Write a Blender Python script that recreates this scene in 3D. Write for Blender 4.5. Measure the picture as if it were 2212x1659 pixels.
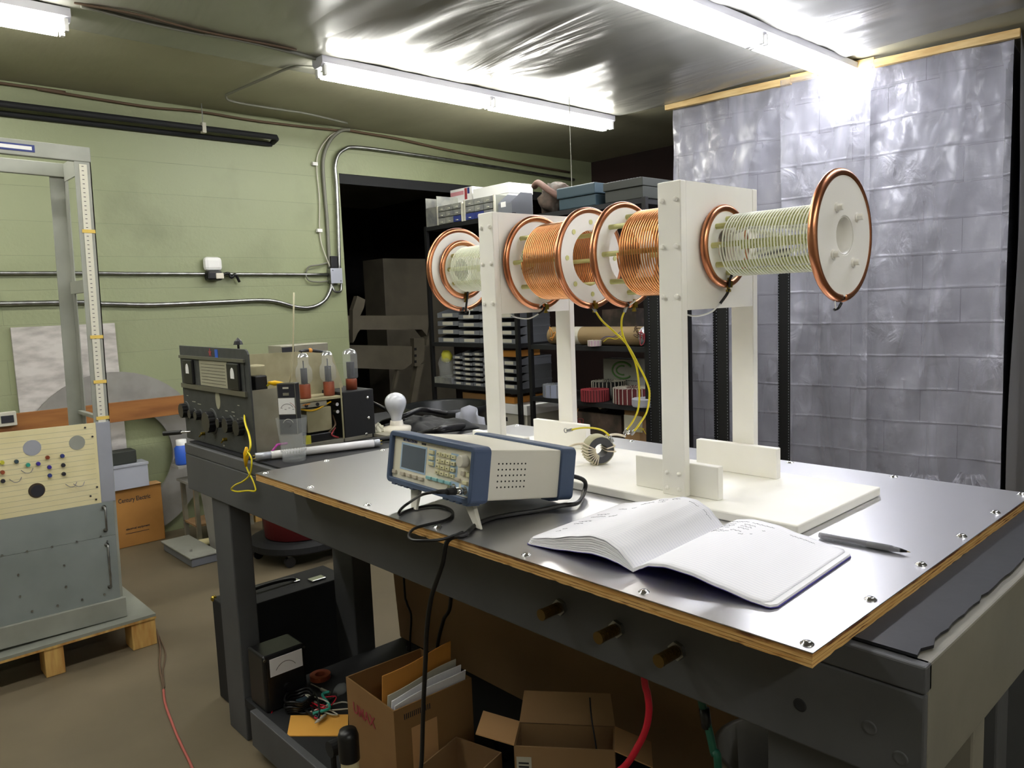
import bpy, math, random
from mathutils import Vector, Matrix, Euler, noise
for o in list(bpy.data.objects): bpy.data.objects.remove(o)
SC = bpy.context.scene; COL = SC.collection
random.seed(7)
PI = math.pi; sin = math.sin; cos = math.cos

# ---------------- camera (metres; floor z=0, bench sheet top z=1.02, +Y runs along the green wall) -------------
F = 1647.46; YAW, PIT, ROL = 2.40069508, -.108401405, .0394182911
CAM = Vector((.406, -.839, 1.45))
fw = Vector((cos(YAW)*cos(PIT), sin(YAW)*cos(PIT), sin(PIT)))
rt = Vector((sin(YAW), -cos(YAW), 0)); dn = fw.cross(rt)
R1 = cos(ROL)*rt + sin(ROL)*dn; D1 = -sin(ROL)*rt + cos(ROL)*dn
cd = bpy.data.cameras.new('camera'); cam = bpy.data.objects.new('camera', cd); COL.objects.link(cam)
cam.matrix_world = Matrix(((R1.x, -D1.x, -fw.x, CAM.x), (R1.y, -D1.y, -fw.y, CAM.y), (R1.z, -D1.z, -fw.z, CAM.z), (0, 0, 0, 1)))
cd.sensor_width = 36; cd.lens = F/2212*36; cd.clip_start = .02; cd.clip_end = 60
SC.camera = cam
SC.view_settings.view_transform = 'Standard'; SC.view_settings.look = 'None'
SC.view_settings.exposure = 0.85; SC.view_settings.gamma = 1.0; SC.view_settings.use_curve_mapping = False
w = bpy.data.worlds.new('world'); SC.world = w; w.use_nodes = True
w.node_tree.nodes['Background'].inputs[0].default_value = (.6, .65, .7, 1)
w.node_tree.nodes['Background'].inputs[1].default_value = .02
TUBE_POWER = 24.0

# a ray of the real camera cut with a real plane: used to measure where things stand
def ray(u, v): return R1*((u-1106)/F) + D1*((v-829.5)/F) + fw
def onz(u, v, z): d = ray(u, v); return CAM + d*((z-CAM.z)/d.z)
def onx(u, v, x): d = ray(u, v); return CAM + d*((x-CAM.x)/d.x)
def ony(u, v, y): d = ray(u, v); return CAM + d*((y-CAM.y)/d.y)

# ---------------- materials ----------------
def lin(h):
    h = h.lstrip('#'); o = []
    for i in (0, 2, 4):
        c = int(h[i:i+2], 16)/255; o.append(c/12.92 if c <= .04045 else ((c+.055)/1.055)**2.4)
    return (*o, 1)
def mat(name, col, rough=.5, metal=0, col2=None, nscale=8, nstretch=(1, 1, 1), bump=0, bscale=60, bstretch=(1, 1, 1), spec=.5, alpha=1, trans=0, ior=1.45, coat=0, aniso=0, sss=0, ramp=(.4, .65), bdist=.002, rvar=0):
    m = bpy.data.materials.new(name); m.use_nodes = True; nt = m.node_tree; N = nt.nodes; L = nt.links
    b = N['Principled BSDF']; c = lin(col) if isinstance(col, str) else col
    b.inputs['Base Color'].default_value = c; b.inputs['Roughness'].default_value = rough; b.inputs['Metallic'].default_value = metal
    b.inputs['Specular IOR Level'].default_value = spec; b.inputs['Alpha'].default_value = alpha
    b.inputs['Transmission Weight'].default_value = trans; b.inputs['IOR'].default_value = ior
    b.inputs['Coat Weight'].default_value = coat; b.inputs['Anisotropic'].default_value = aniso
    if sss: b.inputs['Subsurface Weight'].default_value = sss; b.inputs['Subsurface Radius'].default_value = (.02, .02, .015)
    tc = N.new('ShaderNodeTexCoord')
    def nz(scale, st, det=4):
        mp = N.new('ShaderNodeMapping'); mp.inputs['Scale'].default_value = st; L.new(tc.outputs['Object'], mp.inputs[0])
        n = N.new('ShaderNodeTexNoise'); n.inputs['Scale'].default_value = scale; n.inputs['Detail'].default_value = det
        L.new(mp.outputs[0], n.inputs['Vector']); return n
    if col2:
        n = nz(nscale, nstretch); r = N.new('ShaderNodeValToRGB'); r.color_ramp.elements[0].position = ramp[0]; r.color_ramp.elements[1].position = ramp[1]
        r.color_ramp.elements[0].color = c; r.color_ramp.elements[1].color = lin(col2); L.new(n.outputs['Fac'], r.inputs[0]); L.new(r.outputs[0], b.inputs['Base Color'])
    if bump:
        n = nz(bscale, bstretch); bp = N.new('ShaderNodeBump'); bp.inputs['Strength'].default_value = bump; bp.inputs['Distance'].default_value = bdist
        L.new(n.outputs['Fac'], bp.inputs['Height']); L.new(bp.outputs[0], b.inputs['Normal'])
    if rvar:
        n = nz(nscale*.7, nstretch); mr = N.new('ShaderNodeMapRange'); mr.inputs[3].default_value = max(0, rough-rvar); mr.inputs[4].default_value = rough+rvar
        L.new(n.outputs['Fac'], mr.inputs[0]); L.new(mr.outputs[0], b.inputs['Roughness'])
    return m
def emis(name, col, s):
    m = bpy.data.materials.new(name); m.use_nodes = True; b = m.node_tree.nodes['Principled BSDF']
    b.inputs['Base Color'].default_value = (.8, .8, .8, 1)
    b.inputs['Emission Color'].default_value = col; b.inputs['Emission Strength'].default_value = s; return m
def block_mat(name, c1, c2, line, swap, rough=.6, dirt='6f7355'):
    m = mat(name, c1, rough); nt = m.node_tree; N = nt.nodes; L = nt.links; b = N['Principled BSDF']
    tc = N.new('ShaderNodeTexCoord'); sp = N.new('ShaderNodeSeparateXYZ'); cb = N.new('ShaderNodeCombineXYZ'); L.new(tc.outputs['Object'], sp.inputs[0])
    L.new(sp.outputs['Y' if swap else 'X'], cb.inputs[0]); L.new(sp.outputs['Z'], cb.inputs[1])
    br = N.new('ShaderNodeTexBrick'); L.new(cb.outputs[0], br.inputs['Vector'])
    br.inputs['Scale'].default_value = 1; br.inputs['Brick Width'].default_value = 60 if swap else .406; br.inputs['Row Height'].default_value = .203
    br.inputs['Mortar Size'].default_value = .0022; br.inputs['Mortar Smooth'].default_value = .6; br.inputs['Bias'].default_value = 0
    br.inputs['Color1'].default_value = lin(c1); br.inputs['Color2'].default_value = lin(c2); br.inputs['Mortar'].default_value = lin(line)
    n = N.new('ShaderNodeTexNoise'); n.inputs['Scale'].default_value = 2.2; n.inputs['Detail'].default_value = 8; L.new(tc.outputs['Object'], n.inputs['Vector'])
    r = N.new('ShaderNodeValToRGB'); r.color_ramp.elements[0].position = .57; r.color_ramp.elements[1].position = .8; L.new(n.outputs['Fac'], r.inputs[0])
    mx = N.new('ShaderNodeMixRGB'); mx.inputs[2].default_value = lin(dirt); L.new(br.outputs['Color'], mx.inputs[1])
    k = N.new('ShaderNodeMath'); k.operation = 'MULTIPLY'; k.inputs[1].default_value = .6; L.new(r.outputs[0], k.inputs[0]); L.new(k.outputs[0], mx.inputs[0])
    L.new(mx.outputs[0], b.inputs['Base Color'])
    n2 = N.new('ShaderNodeTexNoise'); n2.inputs['Scale'].default_value = 45; n2.inputs['Detail'].default_value = 5; L.new(tc.outputs['Object'], n2.inputs['Vector'])
    ad = N.new('ShaderNodeMath'); ad.operation = 'MULTIPLY_ADD'; ad.inputs[1].default_value = -1.6; L.new(br.outputs['Fac'], ad.inputs[0]); L.new(n2.outputs['Fac'], ad.inputs[2])
    bp = N.new('ShaderNodeBump'); bp.inputs['Strength'].default_value = .35; bp.inputs['Distance'].default_value = .004; L.new(ad.outputs[0], bp.inputs['Height']); L.new(bp.outputs[0], b.inputs['Normal'])
    return m
M = {}
M['wall'] = block_mat('green_block_paint', '8d9471', '8b9170', '82896a', True, .45)
M['bwall'] = block_mat('grey_block_paint', '8c8c93', '85858d', '55555c', False, .7, '7c7c84')
M['dark'] = mat('unlit_room_tone', '1a1917', .8, col2='262320', nscale=3)  # shade of the unlit room beyond the opening, put into the colour
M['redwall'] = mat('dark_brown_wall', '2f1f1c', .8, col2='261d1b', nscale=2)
M['room'] = mat('plain_wall', 'b5b3a6', .8)
M['floor'] = mat('worn_concrete', '5e5543', .55, col2='6d624d', nscale=1.3, bump=.2, bscale=25, rvar=.12)
M['ceil'] = mat('painted_ceiling', 'a7a58c', .6, col2='9d9a82', nscale=2, bump=.25, bscale=5, bstretch=(.5, 1.5, 1), bdist=.02)
M['steel'] = mat('brushed_sheet', 'd0d0d2', .32, 1)
M['screw'] = mat('bright_steel', 'd8d8d8', .15, 1)
M['zinc'] = mat('galvanised_steel', 'a9aaa8', .35, 1, col2='8c8d8b', nscale=20)
M['plyd'] = mat('plywood_dark_layer', 'a87c42', .75, col2='5f3416', nscale=11, nstretch=(1, 1, 2), ramp=(.5, .6), bump=.5, bscale=60)
M['ply'] = mat('plywood_edge', 'd2ab6c', .7, col2='b5843f', nscale=16, nstretch=(.5, .5, 20), ramp=(.45, .7), bump=.4, bscale=40, bstretch=(.5, .5, 8))
M['plywhite'] = mat('pallet_top', '8b8e84', .4, col2='7c7f76', nscale=4)
M['pine'] = mat('pine_wood', 'c9a45f', .65, col2='a8793c', nscale=5, nstretch=(1, 6, 1))
M['pine2'] = mat('batten_wood', 'd8bd84', .65, col2='c2a066', nscale=5, nstretch=(1, 1, 6))
M['bench'] = mat('bench_grey_paint', '4f5052', .55, col2='454648', nscale=3, bump=.25, bscale=30, bstretch=(.4, 2, 2), bdist=.001)
M['bench2'] = mat('bench_end_lit_tone', '7b776b', .5, col2='6c695f', nscale=4, bump=.2, bscale=30)  # light from the right is put into this lighter bench end colour
M['rubber'] = mat('black_bench_top', '1a1b1f', .45, col2='232428', nscale=5, bump=.1, bscale=40, spec=.3)
M['hdpe'] = mat('white_plastic', 'f4f2ea', .45, col2='efede4', nscale=6, sss=.12)
M['disc'] = mat('white_disc_plastic', 'f2f0ea', .5, sss=.1)
M['copper'] = mat('copper', 'd3926d', .3, 1, col2='c07c58', nscale=9, bump=.05, bscale=60)
M['wire_cu'] = mat('copper_wire', 'dc9c66', .28, 1)
M['rod'] = mat('fibreglass_rod', 'cfd08f', .5, col2='c3c57f', nscale=20)
M['wire_w'] = mat('pale_wire', 'f2f4e2', .4)
M['brass'] = mat('brass', 'a08a3a', .3, 1)
M['brassd'] = mat('tarnished_brass', '6a542c', .4, .8)
M['blk'] = mat('black_plastic', '141416', .35)
M['blkm'] = mat('matt_black', '17181a', .7)
M['blkc'] = mat('black_cable', '0e0e10', .38)
M['gey'] = mat('grey_cable', '77776c', .5)
M['bluer'] = mat('blue_grey_bezel', '3b4b66', .5, bump=.1, bscale=120)
M['gbody'] = mat('instrument_grey', 'c4c1b4', .5)
M['gface'] = mat('instrument_face', 'd6d2bf', .5)
M['screen'] = mat('lcd_glass', '59616c', .15, col2='4d5660', nscale=4)
M['lblue'] = mat('pale_blue_plastic', '9fb8cf', .5)
M['cyan'] = mat('teal_key', '7fb0b4', .45)
M['key'] = mat('cream_key', 'c9c59f', .5)
M['keyg'] = mat('taupe_key', 'b3ab9b', .5)
M['mark'] = mat('dark_marking', '23232a', .6)
M['navy'] = mat('navy_marking', '2e3a78', .6)
M['paper'] = mat('white_paper', 'efeff3', .7)
M['cover'] = mat('purple_cover', '3a2f8c', .5)
M['ink'] = mat('pen_ink', '6b6b78', .6)
M['yel'] = mat('yellow_insulation', 'd9c81c', .4)
M['yelc'] = mat('yellow_clip', 'e0b010', .4)
M['tor'] = mat('toroid_tape', 'b3b092', .7, col2='a09d80', nscale=20, bump=.3, bscale=80)
M['ferr'] = mat('ferrite', '43444a', .5)
M['braid'] = mat('braided_wire', 'd9ceb8', .6)
M['rad'] = mat('crackle_panel', '3f4140', .6, col2='383a39', nscale=30, bump=.3, bscale=300)
M['radtrim'] = mat('panel_trim', '7b7a72', .35, .7)
M['chas'] = mat('chassis_metal', 'a8a595', .4, .6, col2='8f8b7b', nscale=6)
M['chasd'] = mat('tarnished_chassis', 'aaa384', .5, .3, col2='8d8768', nscale=8)
M['dial'] = mat('dial_paper', '9c9a84', .6)
M['glass'] = mat('clear_glass', 'ffffff', .02, trans=1, ior=1.45)
M['clear'] = mat('clear_plastic', 'e8eef0', .08, alpha=.14, spec=1)
M['frost'] = mat('milky_plastic', 'c6cad6', .35, alpha=.6, spec=.6)
M['tubeb'] = mat('tube_base', '7a3a24', .4, col2='8f4a2c', nscale=12)
M['silver'] = mat('mirror_getter', 'c8c8c8', .12, 1)
M['bulb'] = mat('frosted_bulb', 'd3d6dc', .08, coat=.6)
M['cer'] = mat('porcelain', 'd8d2c2', .4)
M['lampw'] = mat('phosphor_white', 'e8e8ea', .3)
M['card'] = mat('cardboard', '8c6a40', .8, col2='84623a', nscale=4)
M['cardb'] = mat('brown_cardboard', '9c7c56', .85, col2='8f714e', nscale=2)
M['cardi'] = mat('cardboard_light', 'c79c6a', .85)
M['card2'] = mat('orange_cardboard', 'a9783a', .8, col2='9c6d33', nscale=4)
M['env'] = mat('manila_paper', 'e0a648', .7)
M['envd'] = mat('kraft_envelope', 'c98a3c', .7)
M['red'] = mat('red_plastic', '9c3a40', .5)
M['redw'] = mat('red_cable', 'c4182f', .4)
M['redk'] = mat('faded_red_cord', 'a85a50', .6)
M['brownc'] = mat('brown_cord', '5d4a38', .6)
M['grnw'] = mat('green_cable', '14523f', .45)
M['grnp'] = mat('teal_plastic', '2f9a86', .45)
M['rackg'] = mat('rack_grey_paint', '9a9c92', .5, .1, col2='8b8d84', nscale=5)
M['rackl'] = mat('rack_rail_cream', 'cfccbb', .5)
M['panelg'] = mat('panel_grey_paint', '858c8a', .5, col2='7d8482', nscale=5)
M['cream'] = mat('cream_bakelite', 'ddd3a8', .55, col2='d2c898', nscale=5)
M['alu'] = mat('aluminium_edge', 'b4b8c2', .4, .5)
M['foam'] = mat('grey_white_board', 'c3bfba', .85, col2='a19c97', nscale=7, nstretch=(1, 1, 3))
M['plank'] = mat('orange_stained_wood', '9a6634', .5, col2='7f5026', nscale=2.4, nstretch=(1, 1, 9))
M['felt'] = mat('grey_board', '8f8d88', .8, col2='827f7b', nscale=6)
M['blue'] = mat('blue_plastic', '2f5cc0', .4)
M['white'] = mat('white_paint', 'e4e4e2', .5)
M['fix'] = mat('fixture_enamel', 'c9c9d2', .4)
M['gbin'] = mat('grey_bin_plastic', '6d7076', .5)
M['lab'] = mat('label_paper', 'bdbaab', .7)
M['slate'] = mat('slate_blue_plastic', '34464f', .5)
M['cab'] = mat('parts_cabinet', '7e8078', .45)
M['drw'] = mat('drawer_plastic', '8c8d85', .3, col2='6c6d70', nscale=12)
M['tan'] = mat('dusty_leather', '3f3832', .7, col2='6a594f', nscale=9)
M['tubec'] = mat('cardboard_tube', '8b7653', .7)
M['mach'] = mat('machine_paint', '6d6657', .6, col2='5d574a', nscale=3)
M['black'] = mat('deep_black', '0b0b0c', .6)
M['tapeb'] = mat('dark_green_case', '30332e', .6)
M['tub'] = mat('black_tub', '1d1f20', .35)
M['yelp'] = mat('yellow_plastic', 'b9b53a', .5)
M['tape'] = mat('masking_tape', 'd8b95c', .7)
# curtain film: light partly passes, wrinkles shine
def film(name, col, tr, rough, bs, bstr, bump, dist, crease=0, det=7):
    m = mat(name, col, rough, spec=.8); nt = m.node_tree; N = nt.nodes; L = nt.links; b = N['Principled BSDF']; out = N['Material Output']
    tc = N.new('ShaderNodeTexCoord')
    mp = N.new('ShaderNodeMapping'); mp.inputs['Scale'].default_value = bstr; L.new(tc.outputs['Object'], mp.inputs[0])
    n0 = N.new('ShaderNodeTexNoise'); n0.inputs['Scale'].default_value = bs*.5; n0.inputs['Detail'].default_value = 2; L.new(mp.outputs[0], n0.inputs['Vector'])
    n = N.new('ShaderNodeTexNoise'); n.inputs['Scale'].default_value = bs; n.inputs['Detail'].default_value = det; n.inputs['Distortion'].default_value = 1.4; L.new(mp.outputs[0], n.inputs['Vector'])
    pw = N.new('ShaderNodeMath'); pw.operation = 'MULTIPLY'; L.new(n.outputs['Fac'], pw.inputs[0])
    r = N.new('ShaderNodeMapRange'); r.inputs[1].default_value = .42; r.inputs[2].default_value = .62; L.new(n0.outputs['Fac'], r.inputs[0]); L.new(r.outputs[0], pw.inputs[1])
    bp = N.new('ShaderNodeBump'); bp.inputs['Strength'].default_value = bump; bp.inputs['Distance'].default_value = dist; L.new(pw.outputs[0], bp.inputs['Height']); L.new(bp.outputs[0], b.inputs['Normal'])
    if crease:
        sp = N.new('ShaderNodeSeparateXYZ'); L.new(tc.outputs['Object'], sp.inputs[0])
        wv = N.new('ShaderNodeTexNoise'); wv.inputs['Scale'].default_value = 3; L.new(tc.outputs['Object'], wv.inputs['Vector'])
        a = N.new('ShaderNodeMath'); a.operation = 'MULTIPLY_ADD'; a.inputs[1].default_value = .02; L.new(wv.outputs['Fac'], a.inputs[0]); L.new(sp.outputs['Z'], a.inputs[2])
        pp = N.new('ShaderNodeMath'); pp.operation = 'PINGPONG'; pp.inputs[1].default_value = .1015; L.new(a.outputs[0], pp.inputs[0])
        cr = N.new('ShaderNodeMapRange'); cr.interpolation_type = 'SMOOTHSTEP'; cr.inputs[1].default_value = 0; cr.inputs[2].default_value = .012; cr.inputs[3].default_value = crease; cr.inputs[4].default_value = 0; L.new(pp.outputs[0], cr.inputs[0])
        ad = N.new('ShaderNodeMath'); ad.operation = 'ADD'; L.new(pw.outputs[0], ad.inputs[0]); L.new(cr.outputs[0], ad.inputs[1]); L.new(ad.outputs[0], bp.inputs['Height'])
    if tr:
        t = N.new('ShaderNodeBsdfTransparent'); mx = N.new('ShaderNodeMixShader'); mx.inputs[0].default_value = 1-tr
        m2 = N.new('ShaderNodeMapping'); m2.inputs['Scale'].default_value = (1, 1, .22); m2.inputs['Rotation'].default_value = (0, .12, 0); L.new(tc.outputs['Object'], m2.inputs[0])
        nf = N.new('ShaderNodeTexNoise'); nf.inputs['Scale'].default_value = 4.5; nf.inputs['Detail'].default_value = 5; nf.inputs['Distortion'].default_value = .5; L.new(m2.outputs[0], nf.inputs['Vector'])
        rf = N.new('ShaderNodeMapRange'); rf.inputs[1].default_value = .38; rf.inputs[2].default_value = .66; rf.inputs[3].default_value = .28; rf.inputs[4].default_value = .72; L.new(nf.outputs['Fac'], rf.inputs[0]); L.new(rf.outputs[0], mx.inputs[0])
        L.new(t.outputs[0], mx.inputs[1]); L.new(b.outputs[0], mx.inputs[2]); L.new(mx.outputs[0], out.inputs[0])
    return m
M['film'] = film('hanging_plastic_film', 'a8a8b1', .5, .2, 8, (1, 1, .7), 1, .03, .1)
M['film2'] = mat('dull_plastic_film', 'a9a9ae', .85, spec=.1, bump=.15, bscale=6)
M['cfilm'] = film('ceiling_film', '8d8c84', 0, .27, 1.5, (.4, 2.0, 1), .6, .05, 0, 3)
def ruled():
    m = mat('ruled_paper', 'efeff4', .7); nt = m.node_tree; N = nt.nodes; L = nt.links
    tc = N.new('ShaderNodeTexCoord'); sp = N.new('ShaderNodeSeparateXYZ'); L.new(tc.outputs['Object'], sp.inputs[0])
    d = N.new('ShaderNodeMath'); d.operation = 'DIVIDE'; d.inputs[1].default_value = .0071; L.new(sp.outputs['Y'], d.inputs[0])
    f = N.new('ShaderNodeMath'); f.operation = 'FRACT'; L.new(d.outputs[0], f.inputs[0])
    g = N.new('ShaderNodeMath'); g.operation = 'LESS_THAN'; g.inputs[1].default_value = .1; L.new(f.outputs[0], g.inputs[0])
    mx = N.new('ShaderNodeMixRGB'); mx.inputs[1].default_value = lin('efeff4'); mx.inputs[2].default_value = lin('cfd1e0'); L.new(g.outputs[0], mx.inputs[0]); L.new(mx.outputs[0], N['Principled BSDF'].inputs['Base Color'])
    return m
M['ruled'] = ruled()
M['tubeL'] = emis('tube_glow_warm', (1, .985, .9, 1), TUBE_POWER)
M['tubeR'] = emis('tube_glow_cool', (.93, .94, 1, 1), TUBE_POWER*1.15)

# ---------------- mesh builder ----------------
W = {}
class MB:
    def __init__(s): s.v = []; s.f = []
    def add(s, vs, fs, X=None):
        o = len(s.v); s.v += [(X @ Vector(p)) if X else Vector(p) for p in vs]; s.f += [tuple(i+o for i in f) for f in fs]; return s
    def box(s, x0, x1, y0, y1, z0, z1, X=None):
        return s.add([(x0,y0,z0),(x1,y0,z0),(x1,y1,z0),(x0,y1,z0),(x0,y0,z1),(x1,y0,z1),(x1,y1,z1),(x0,y1,z1)],
                     [(3,2,1,0),(4,5,6,7),(0,1,5,4),(1,2,6,5),(2,3,7,6),(3,0,4,7)], X)
    def hexa(s, p): return s.add(p, [(3,2,1,0),(4,5,6,7),(0,1,5,4),(1,2,6,5),(2,3,7,6),(3,0,4,7)])
    def cyl(s, a, b, r0, r1=None, n=16, caps=True):
        a = Vector(a); b = Vector(b); r1 = r0 if r1 is None else r1; d = (b-a).normalized(); u = d.orthogonal().normalized(); w_ = d.cross(u)
        vs = [a+(u*cos(2*PI*i/n)+w_*sin(2*PI*i/n))*r0 for i in range(n)]+[b+(u*cos(2*PI*i/n)+w_*sin(2*PI*i/n))*r1 for i in range(n)]
        fs = [(i, (i+1) % n, n+(i+1) % n, n+i) for i in range(n)]
        if caps: fs += [tuple(range(n-1, -1, -1)), tuple(range(n, 2*n))]
        return s.add(vs, fs)
    def tube(s, path, r, n=8, closed=False, caps=True, rr=None):
        P = [Vector(p) for p in path]; m = len(P); T = []
        for i in range(m):
            a = P[(i-1) % m] if closed or i else P[0]; b = P[(i+1) % m] if closed or i < m-1 else P[-1]; T.append((b-a).normalized())
        u = T[0].orthogonal().normalized(); vs = []
        for i in range(m):
            u = (u-T[i]*u.dot(T[i])).normalized(); w_ = T[i].cross(u); q = rr[i] if rr else r
            vs += [P[i]+(u*cos(2*PI*k/n)+w_*sin(2*PI*k/n))*q for k in range(n)]
        fs = []
        for i in range(m if closed else m-1):
            j = (i+1) % m; fs += [(i*n+k, i*n+(k+1) % n, j*n+(k+1) % n, j*n+k) for k in range(n)]
        if caps and not closed: fs += [tuple(range(n-1, -1, -1)), tuple(range((m-1)*n, m*n))]
        return s.add(vs, fs)
    def lathe(s, prof, n=24, X=None):
        vs = []; fs = []
        for r, z in prof: vs += [(max(r, 1e-5)*cos(2*PI*k/n), max(r, 1e-5)*sin(2*PI*k/n), z) for k in range(n)]
        for i in range(len(prof)-1): fs += [(i*n+k, i*n+(k+1) % n, (i+1)*n+(k+1) % n, (i+1)*n+k) for k in range(n)]
        return s.add(vs, fs, X)
    def prism(s, pts, z0, z1, X=None):
        n = len(pts); return s.add([(x, y, z0) for x, y in pts]+[(x, y, z1) for x, y in pts],
            [tuple(range(n-1, -1, -1)), tuple(range(n, 2*n))]+[(i, (i+1) % n, n+(i+1) % n, n+i) for i in range(n)], X)
    def grid(s, fn, nu, nv):
        return s.add([fn(i/nu, j/nv) for j in range(nv+1) for i in range(nu+1)],
                     [(j*(nu+1)+i, j*(nu+1)+i+1, (j+1)*(nu+1)+i+1, (j+1)*(nu+1)+i) for j in range(nv) for i in range(nu)])
    def ball(s, c, r, n=14, sq=(1, 1, 1), jit=0, seed=0):
        c = Vector(c); vs = []; fs = []; m = n//2
        for j in range(m+1):
            for i in range(n):
                d = Vector((sin(PI*j/m)*cos(2*PI*i/n), sin(PI*j/m)*sin(2*PI*i/n), cos(PI*j/m)))
                k = 1+jit*noise.noise(d*2.3+Vector((seed, seed*1.7, 0)))+jit*.6*noise.noise(d*6+Vector((seed, 0, 3)))
                vs.append(c+Vector((d.x*sq[0], d.y*sq[1], d.z*sq[2]))*r*k)
        for j in range(m): fs += [(j*n+i, j*n+(i+1) % n, (j+1)*n+(i+1) % n, (j+1)*n+i) for i in range(n)]
        return s.add(vs, fs)
    def build(s, name, m, parent=None, smooth=False, bevel=0, loc=None, rot=0, local=False, solid=0, sub=0):
        me = bpy.data.meshes.new(name)
        if parent is not None:
            X = Matrix() if local else W[parent.name].inverted()
        elif loc is not None: X = (Matrix.Translation(loc) @ Matrix.Rotation(rot, 4, 'Z')).inverted() if not local else Matrix()
        else: X = Matrix()
        me.from_pydata([X @ Vector(p) for p in s.v], [], s.f); me.validate()
        me.materials.append(M[m] if isinstance(m, str) else m)
        o = bpy.data.objects.new(name, me); COL.objects.link(o)
        if parent is not None: o.parent = parent; W[o.name] = W[parent.name].copy()
        elif loc is not None:
            o.location = loc; o.rotation_euler = (0, 0, rot); W[o.name] = Matrix.Translation(loc) @ Matrix.Rotation(rot, 4, 'Z')
        else: W[o.name] = Matrix()
        import bmesh as _b
        bm = _b.new(); bm.from_mesh(me); _b.ops.remove_doubles(bm, verts=bm.verts, dist=2e-6); _b.ops.recalc_face_normals(bm, faces=bm.faces); bm.to_mesh(me); bm.free()
        if smooth:
            for p in me.polygons: p.use_smooth = True
        if solid: q = o.modifiers.new('thickness', 'SOLIDIFY'); q.thickness = solid
        if bevel:
            q = o.modifiers.new('edge', 'BEVEL'); q.width = bevel; q.segments = 2; q.limit_method = 'ANGLE'; q.angle_limit = math.radians(50)
        if sub: q = o.modifiers.new('smooth', 'SUBSURF'); q.levels = sub; q.render_levels = sub
        return o
def thing(name, label, cat, loc=(0, 0, 0), rot=0, group=None, eul=None):
    o = bpy.data.objects.new(name, None); COL.objects.link(o); o.location = loc; o.rotation_euler = eul or (0, 0, rot); o.empty_display_size = .05
    o['label'] = label; o['category'] = cat
    if group: o['group'] = group
    W[o.name] = Matrix.Translation(loc) @ Euler(eul or (0, 0, rot)).to_matrix().to_4x4(); return o
def tag(o, label, cat, group=None, kind=None):
    o['label'] = label; o['category'] = cat
    if group: o['group'] = group
    if kind: o['kind'] = kind
    return o
def plabel(o, s): o['label'] = s; return o
def struct(mb, name, m, loc=None, rot=0, local=False, label=None):
    o = mb.build(name, m, loc=loc, rot=rot, local=local); o['kind'] = 'structure'
    if label: o['label'] = label
    return o
def dup(root, loc, rot=None, label=None, group=None):
    def cp(o, par):
        c = o.copy(); COL.objects.link(c); c.parent = par
        W[c.name] = W[o.name].copy()
        for ch in [x for x in COL.objects if x.parent == o]: cp(ch, c)
        return c
    r = cp(root, None); r.location = loc
    if rot is not None: r.rotation_euler = (0, 0, rot)
    if label: r['label'] = label
    if group: r['group'] = group
    return r
def B(x0, x1, y0, y1, z0, z1): return MB().box(x0, x1, y0, y1, z0, z1)
def FR(o, x, z, y=None):          # frame: columns x, y, z axes at origin o
    z = Vector(z).normalized(); x = Vector(x); x = (x-z*x.dot(z)).normalized(); y = z.cross(x)
    return Matrix(((x.x, y.x, z.x, o[0]), (x.y, y.y, z.y, o[1]), (x.z, y.z, z.z, o[2]), (0, 0, 0, 1)))
def spline(pts, k=8):
    P = [Vector(p) for p in pts]; P = [P[0]*2-P[1]]+P+[P[-1]*2-P[-2]]; out = []
    for i in range(1, len(P)-2):
        for j in range(k):
            t = j/k; a, b, c, d = P[i-1], P[i], P[i+1], P[i+2]
            out.append(.5*((2*b)+(c-a)*t+(2*a-5*b+4*c-d)*t*t+(3*b-a-3*c+d)*t**3))
    out.append(P[-2]); return out
def text(s, size, X, m, parent, name='lettering', ex=.0003, sx=1, bold=0):
    cu = bpy.data.curves.new(name, 'FONT'); cu.body = s; cu.size = size; cu.extrude = ex; cu.align_x = 'CENTER'; cu.align_y = 'CENTER'; cu.resolution_u = 2; cu.offset = bold
    t = bpy.data.objects.new('tmp', cu); COL.objects.link(t); bpy.context.view_layer.update()
    me = bpy.data.meshes.new_from_object(t.evaluated_get(bpy.context.evaluated_depsgraph_get())); bpy.data.objects.remove(t); bpy.data.curves.remove(cu)
    me.name = name; me.transform(Matrix.Diagonal((sx, 1, 1, 1)))
    me.transform((W[parent.name].inverted() if parent else Matrix()) @ X)
    me.materials.clear(); me.materials.append(M[m]); o = bpy.data.objects.new(name, me); COL.objects.link(o); o.parent = parent; W[o.name] = W[parent.name].copy(); return o
T = 1.02
# ================= SETTING =================
CZ = 2.82
struct(B(-9, 3.6, -4.2, 7.2, -.1, 0), 'floor', 'floor')
struct(B(-9, 3.6, -4.2, 7.2, CZ, CZ+.1), 'ceiling', 'ceil')
gw = MB().box(-5.07, -4.87, -4.2, 2.275, 0, CZ).box(-5.07, -4.87, 2.275, 5.2, 2.475, CZ)
struct(gw, 'wall_left', 'wall')
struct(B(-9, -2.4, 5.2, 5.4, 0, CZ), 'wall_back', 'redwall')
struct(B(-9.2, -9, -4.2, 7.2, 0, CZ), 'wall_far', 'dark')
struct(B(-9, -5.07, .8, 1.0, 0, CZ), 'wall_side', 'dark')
struct(B(3.6, 3.8, -4.2, 7.2, 0, CZ), 'wall_right', 'room')
struct(B(-5.07, 3.6, -4.4, -4.2, 0, CZ), 'wall_front', 'room')
struct(B(-.6, 3.6, 7.2, 7.4, 0, CZ), 'wall_rear', 'room')
CA = math.atan2(.27, 1.98)           # the block wall behind the film stands a little askew
CL = Vector((-2.93, 3.90, 0))
def cw(s, d, z): return CL + Vector((cos(CA)*s-sin(CA)*d, sin(CA)*s+cos(CA)*d, z))
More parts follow.
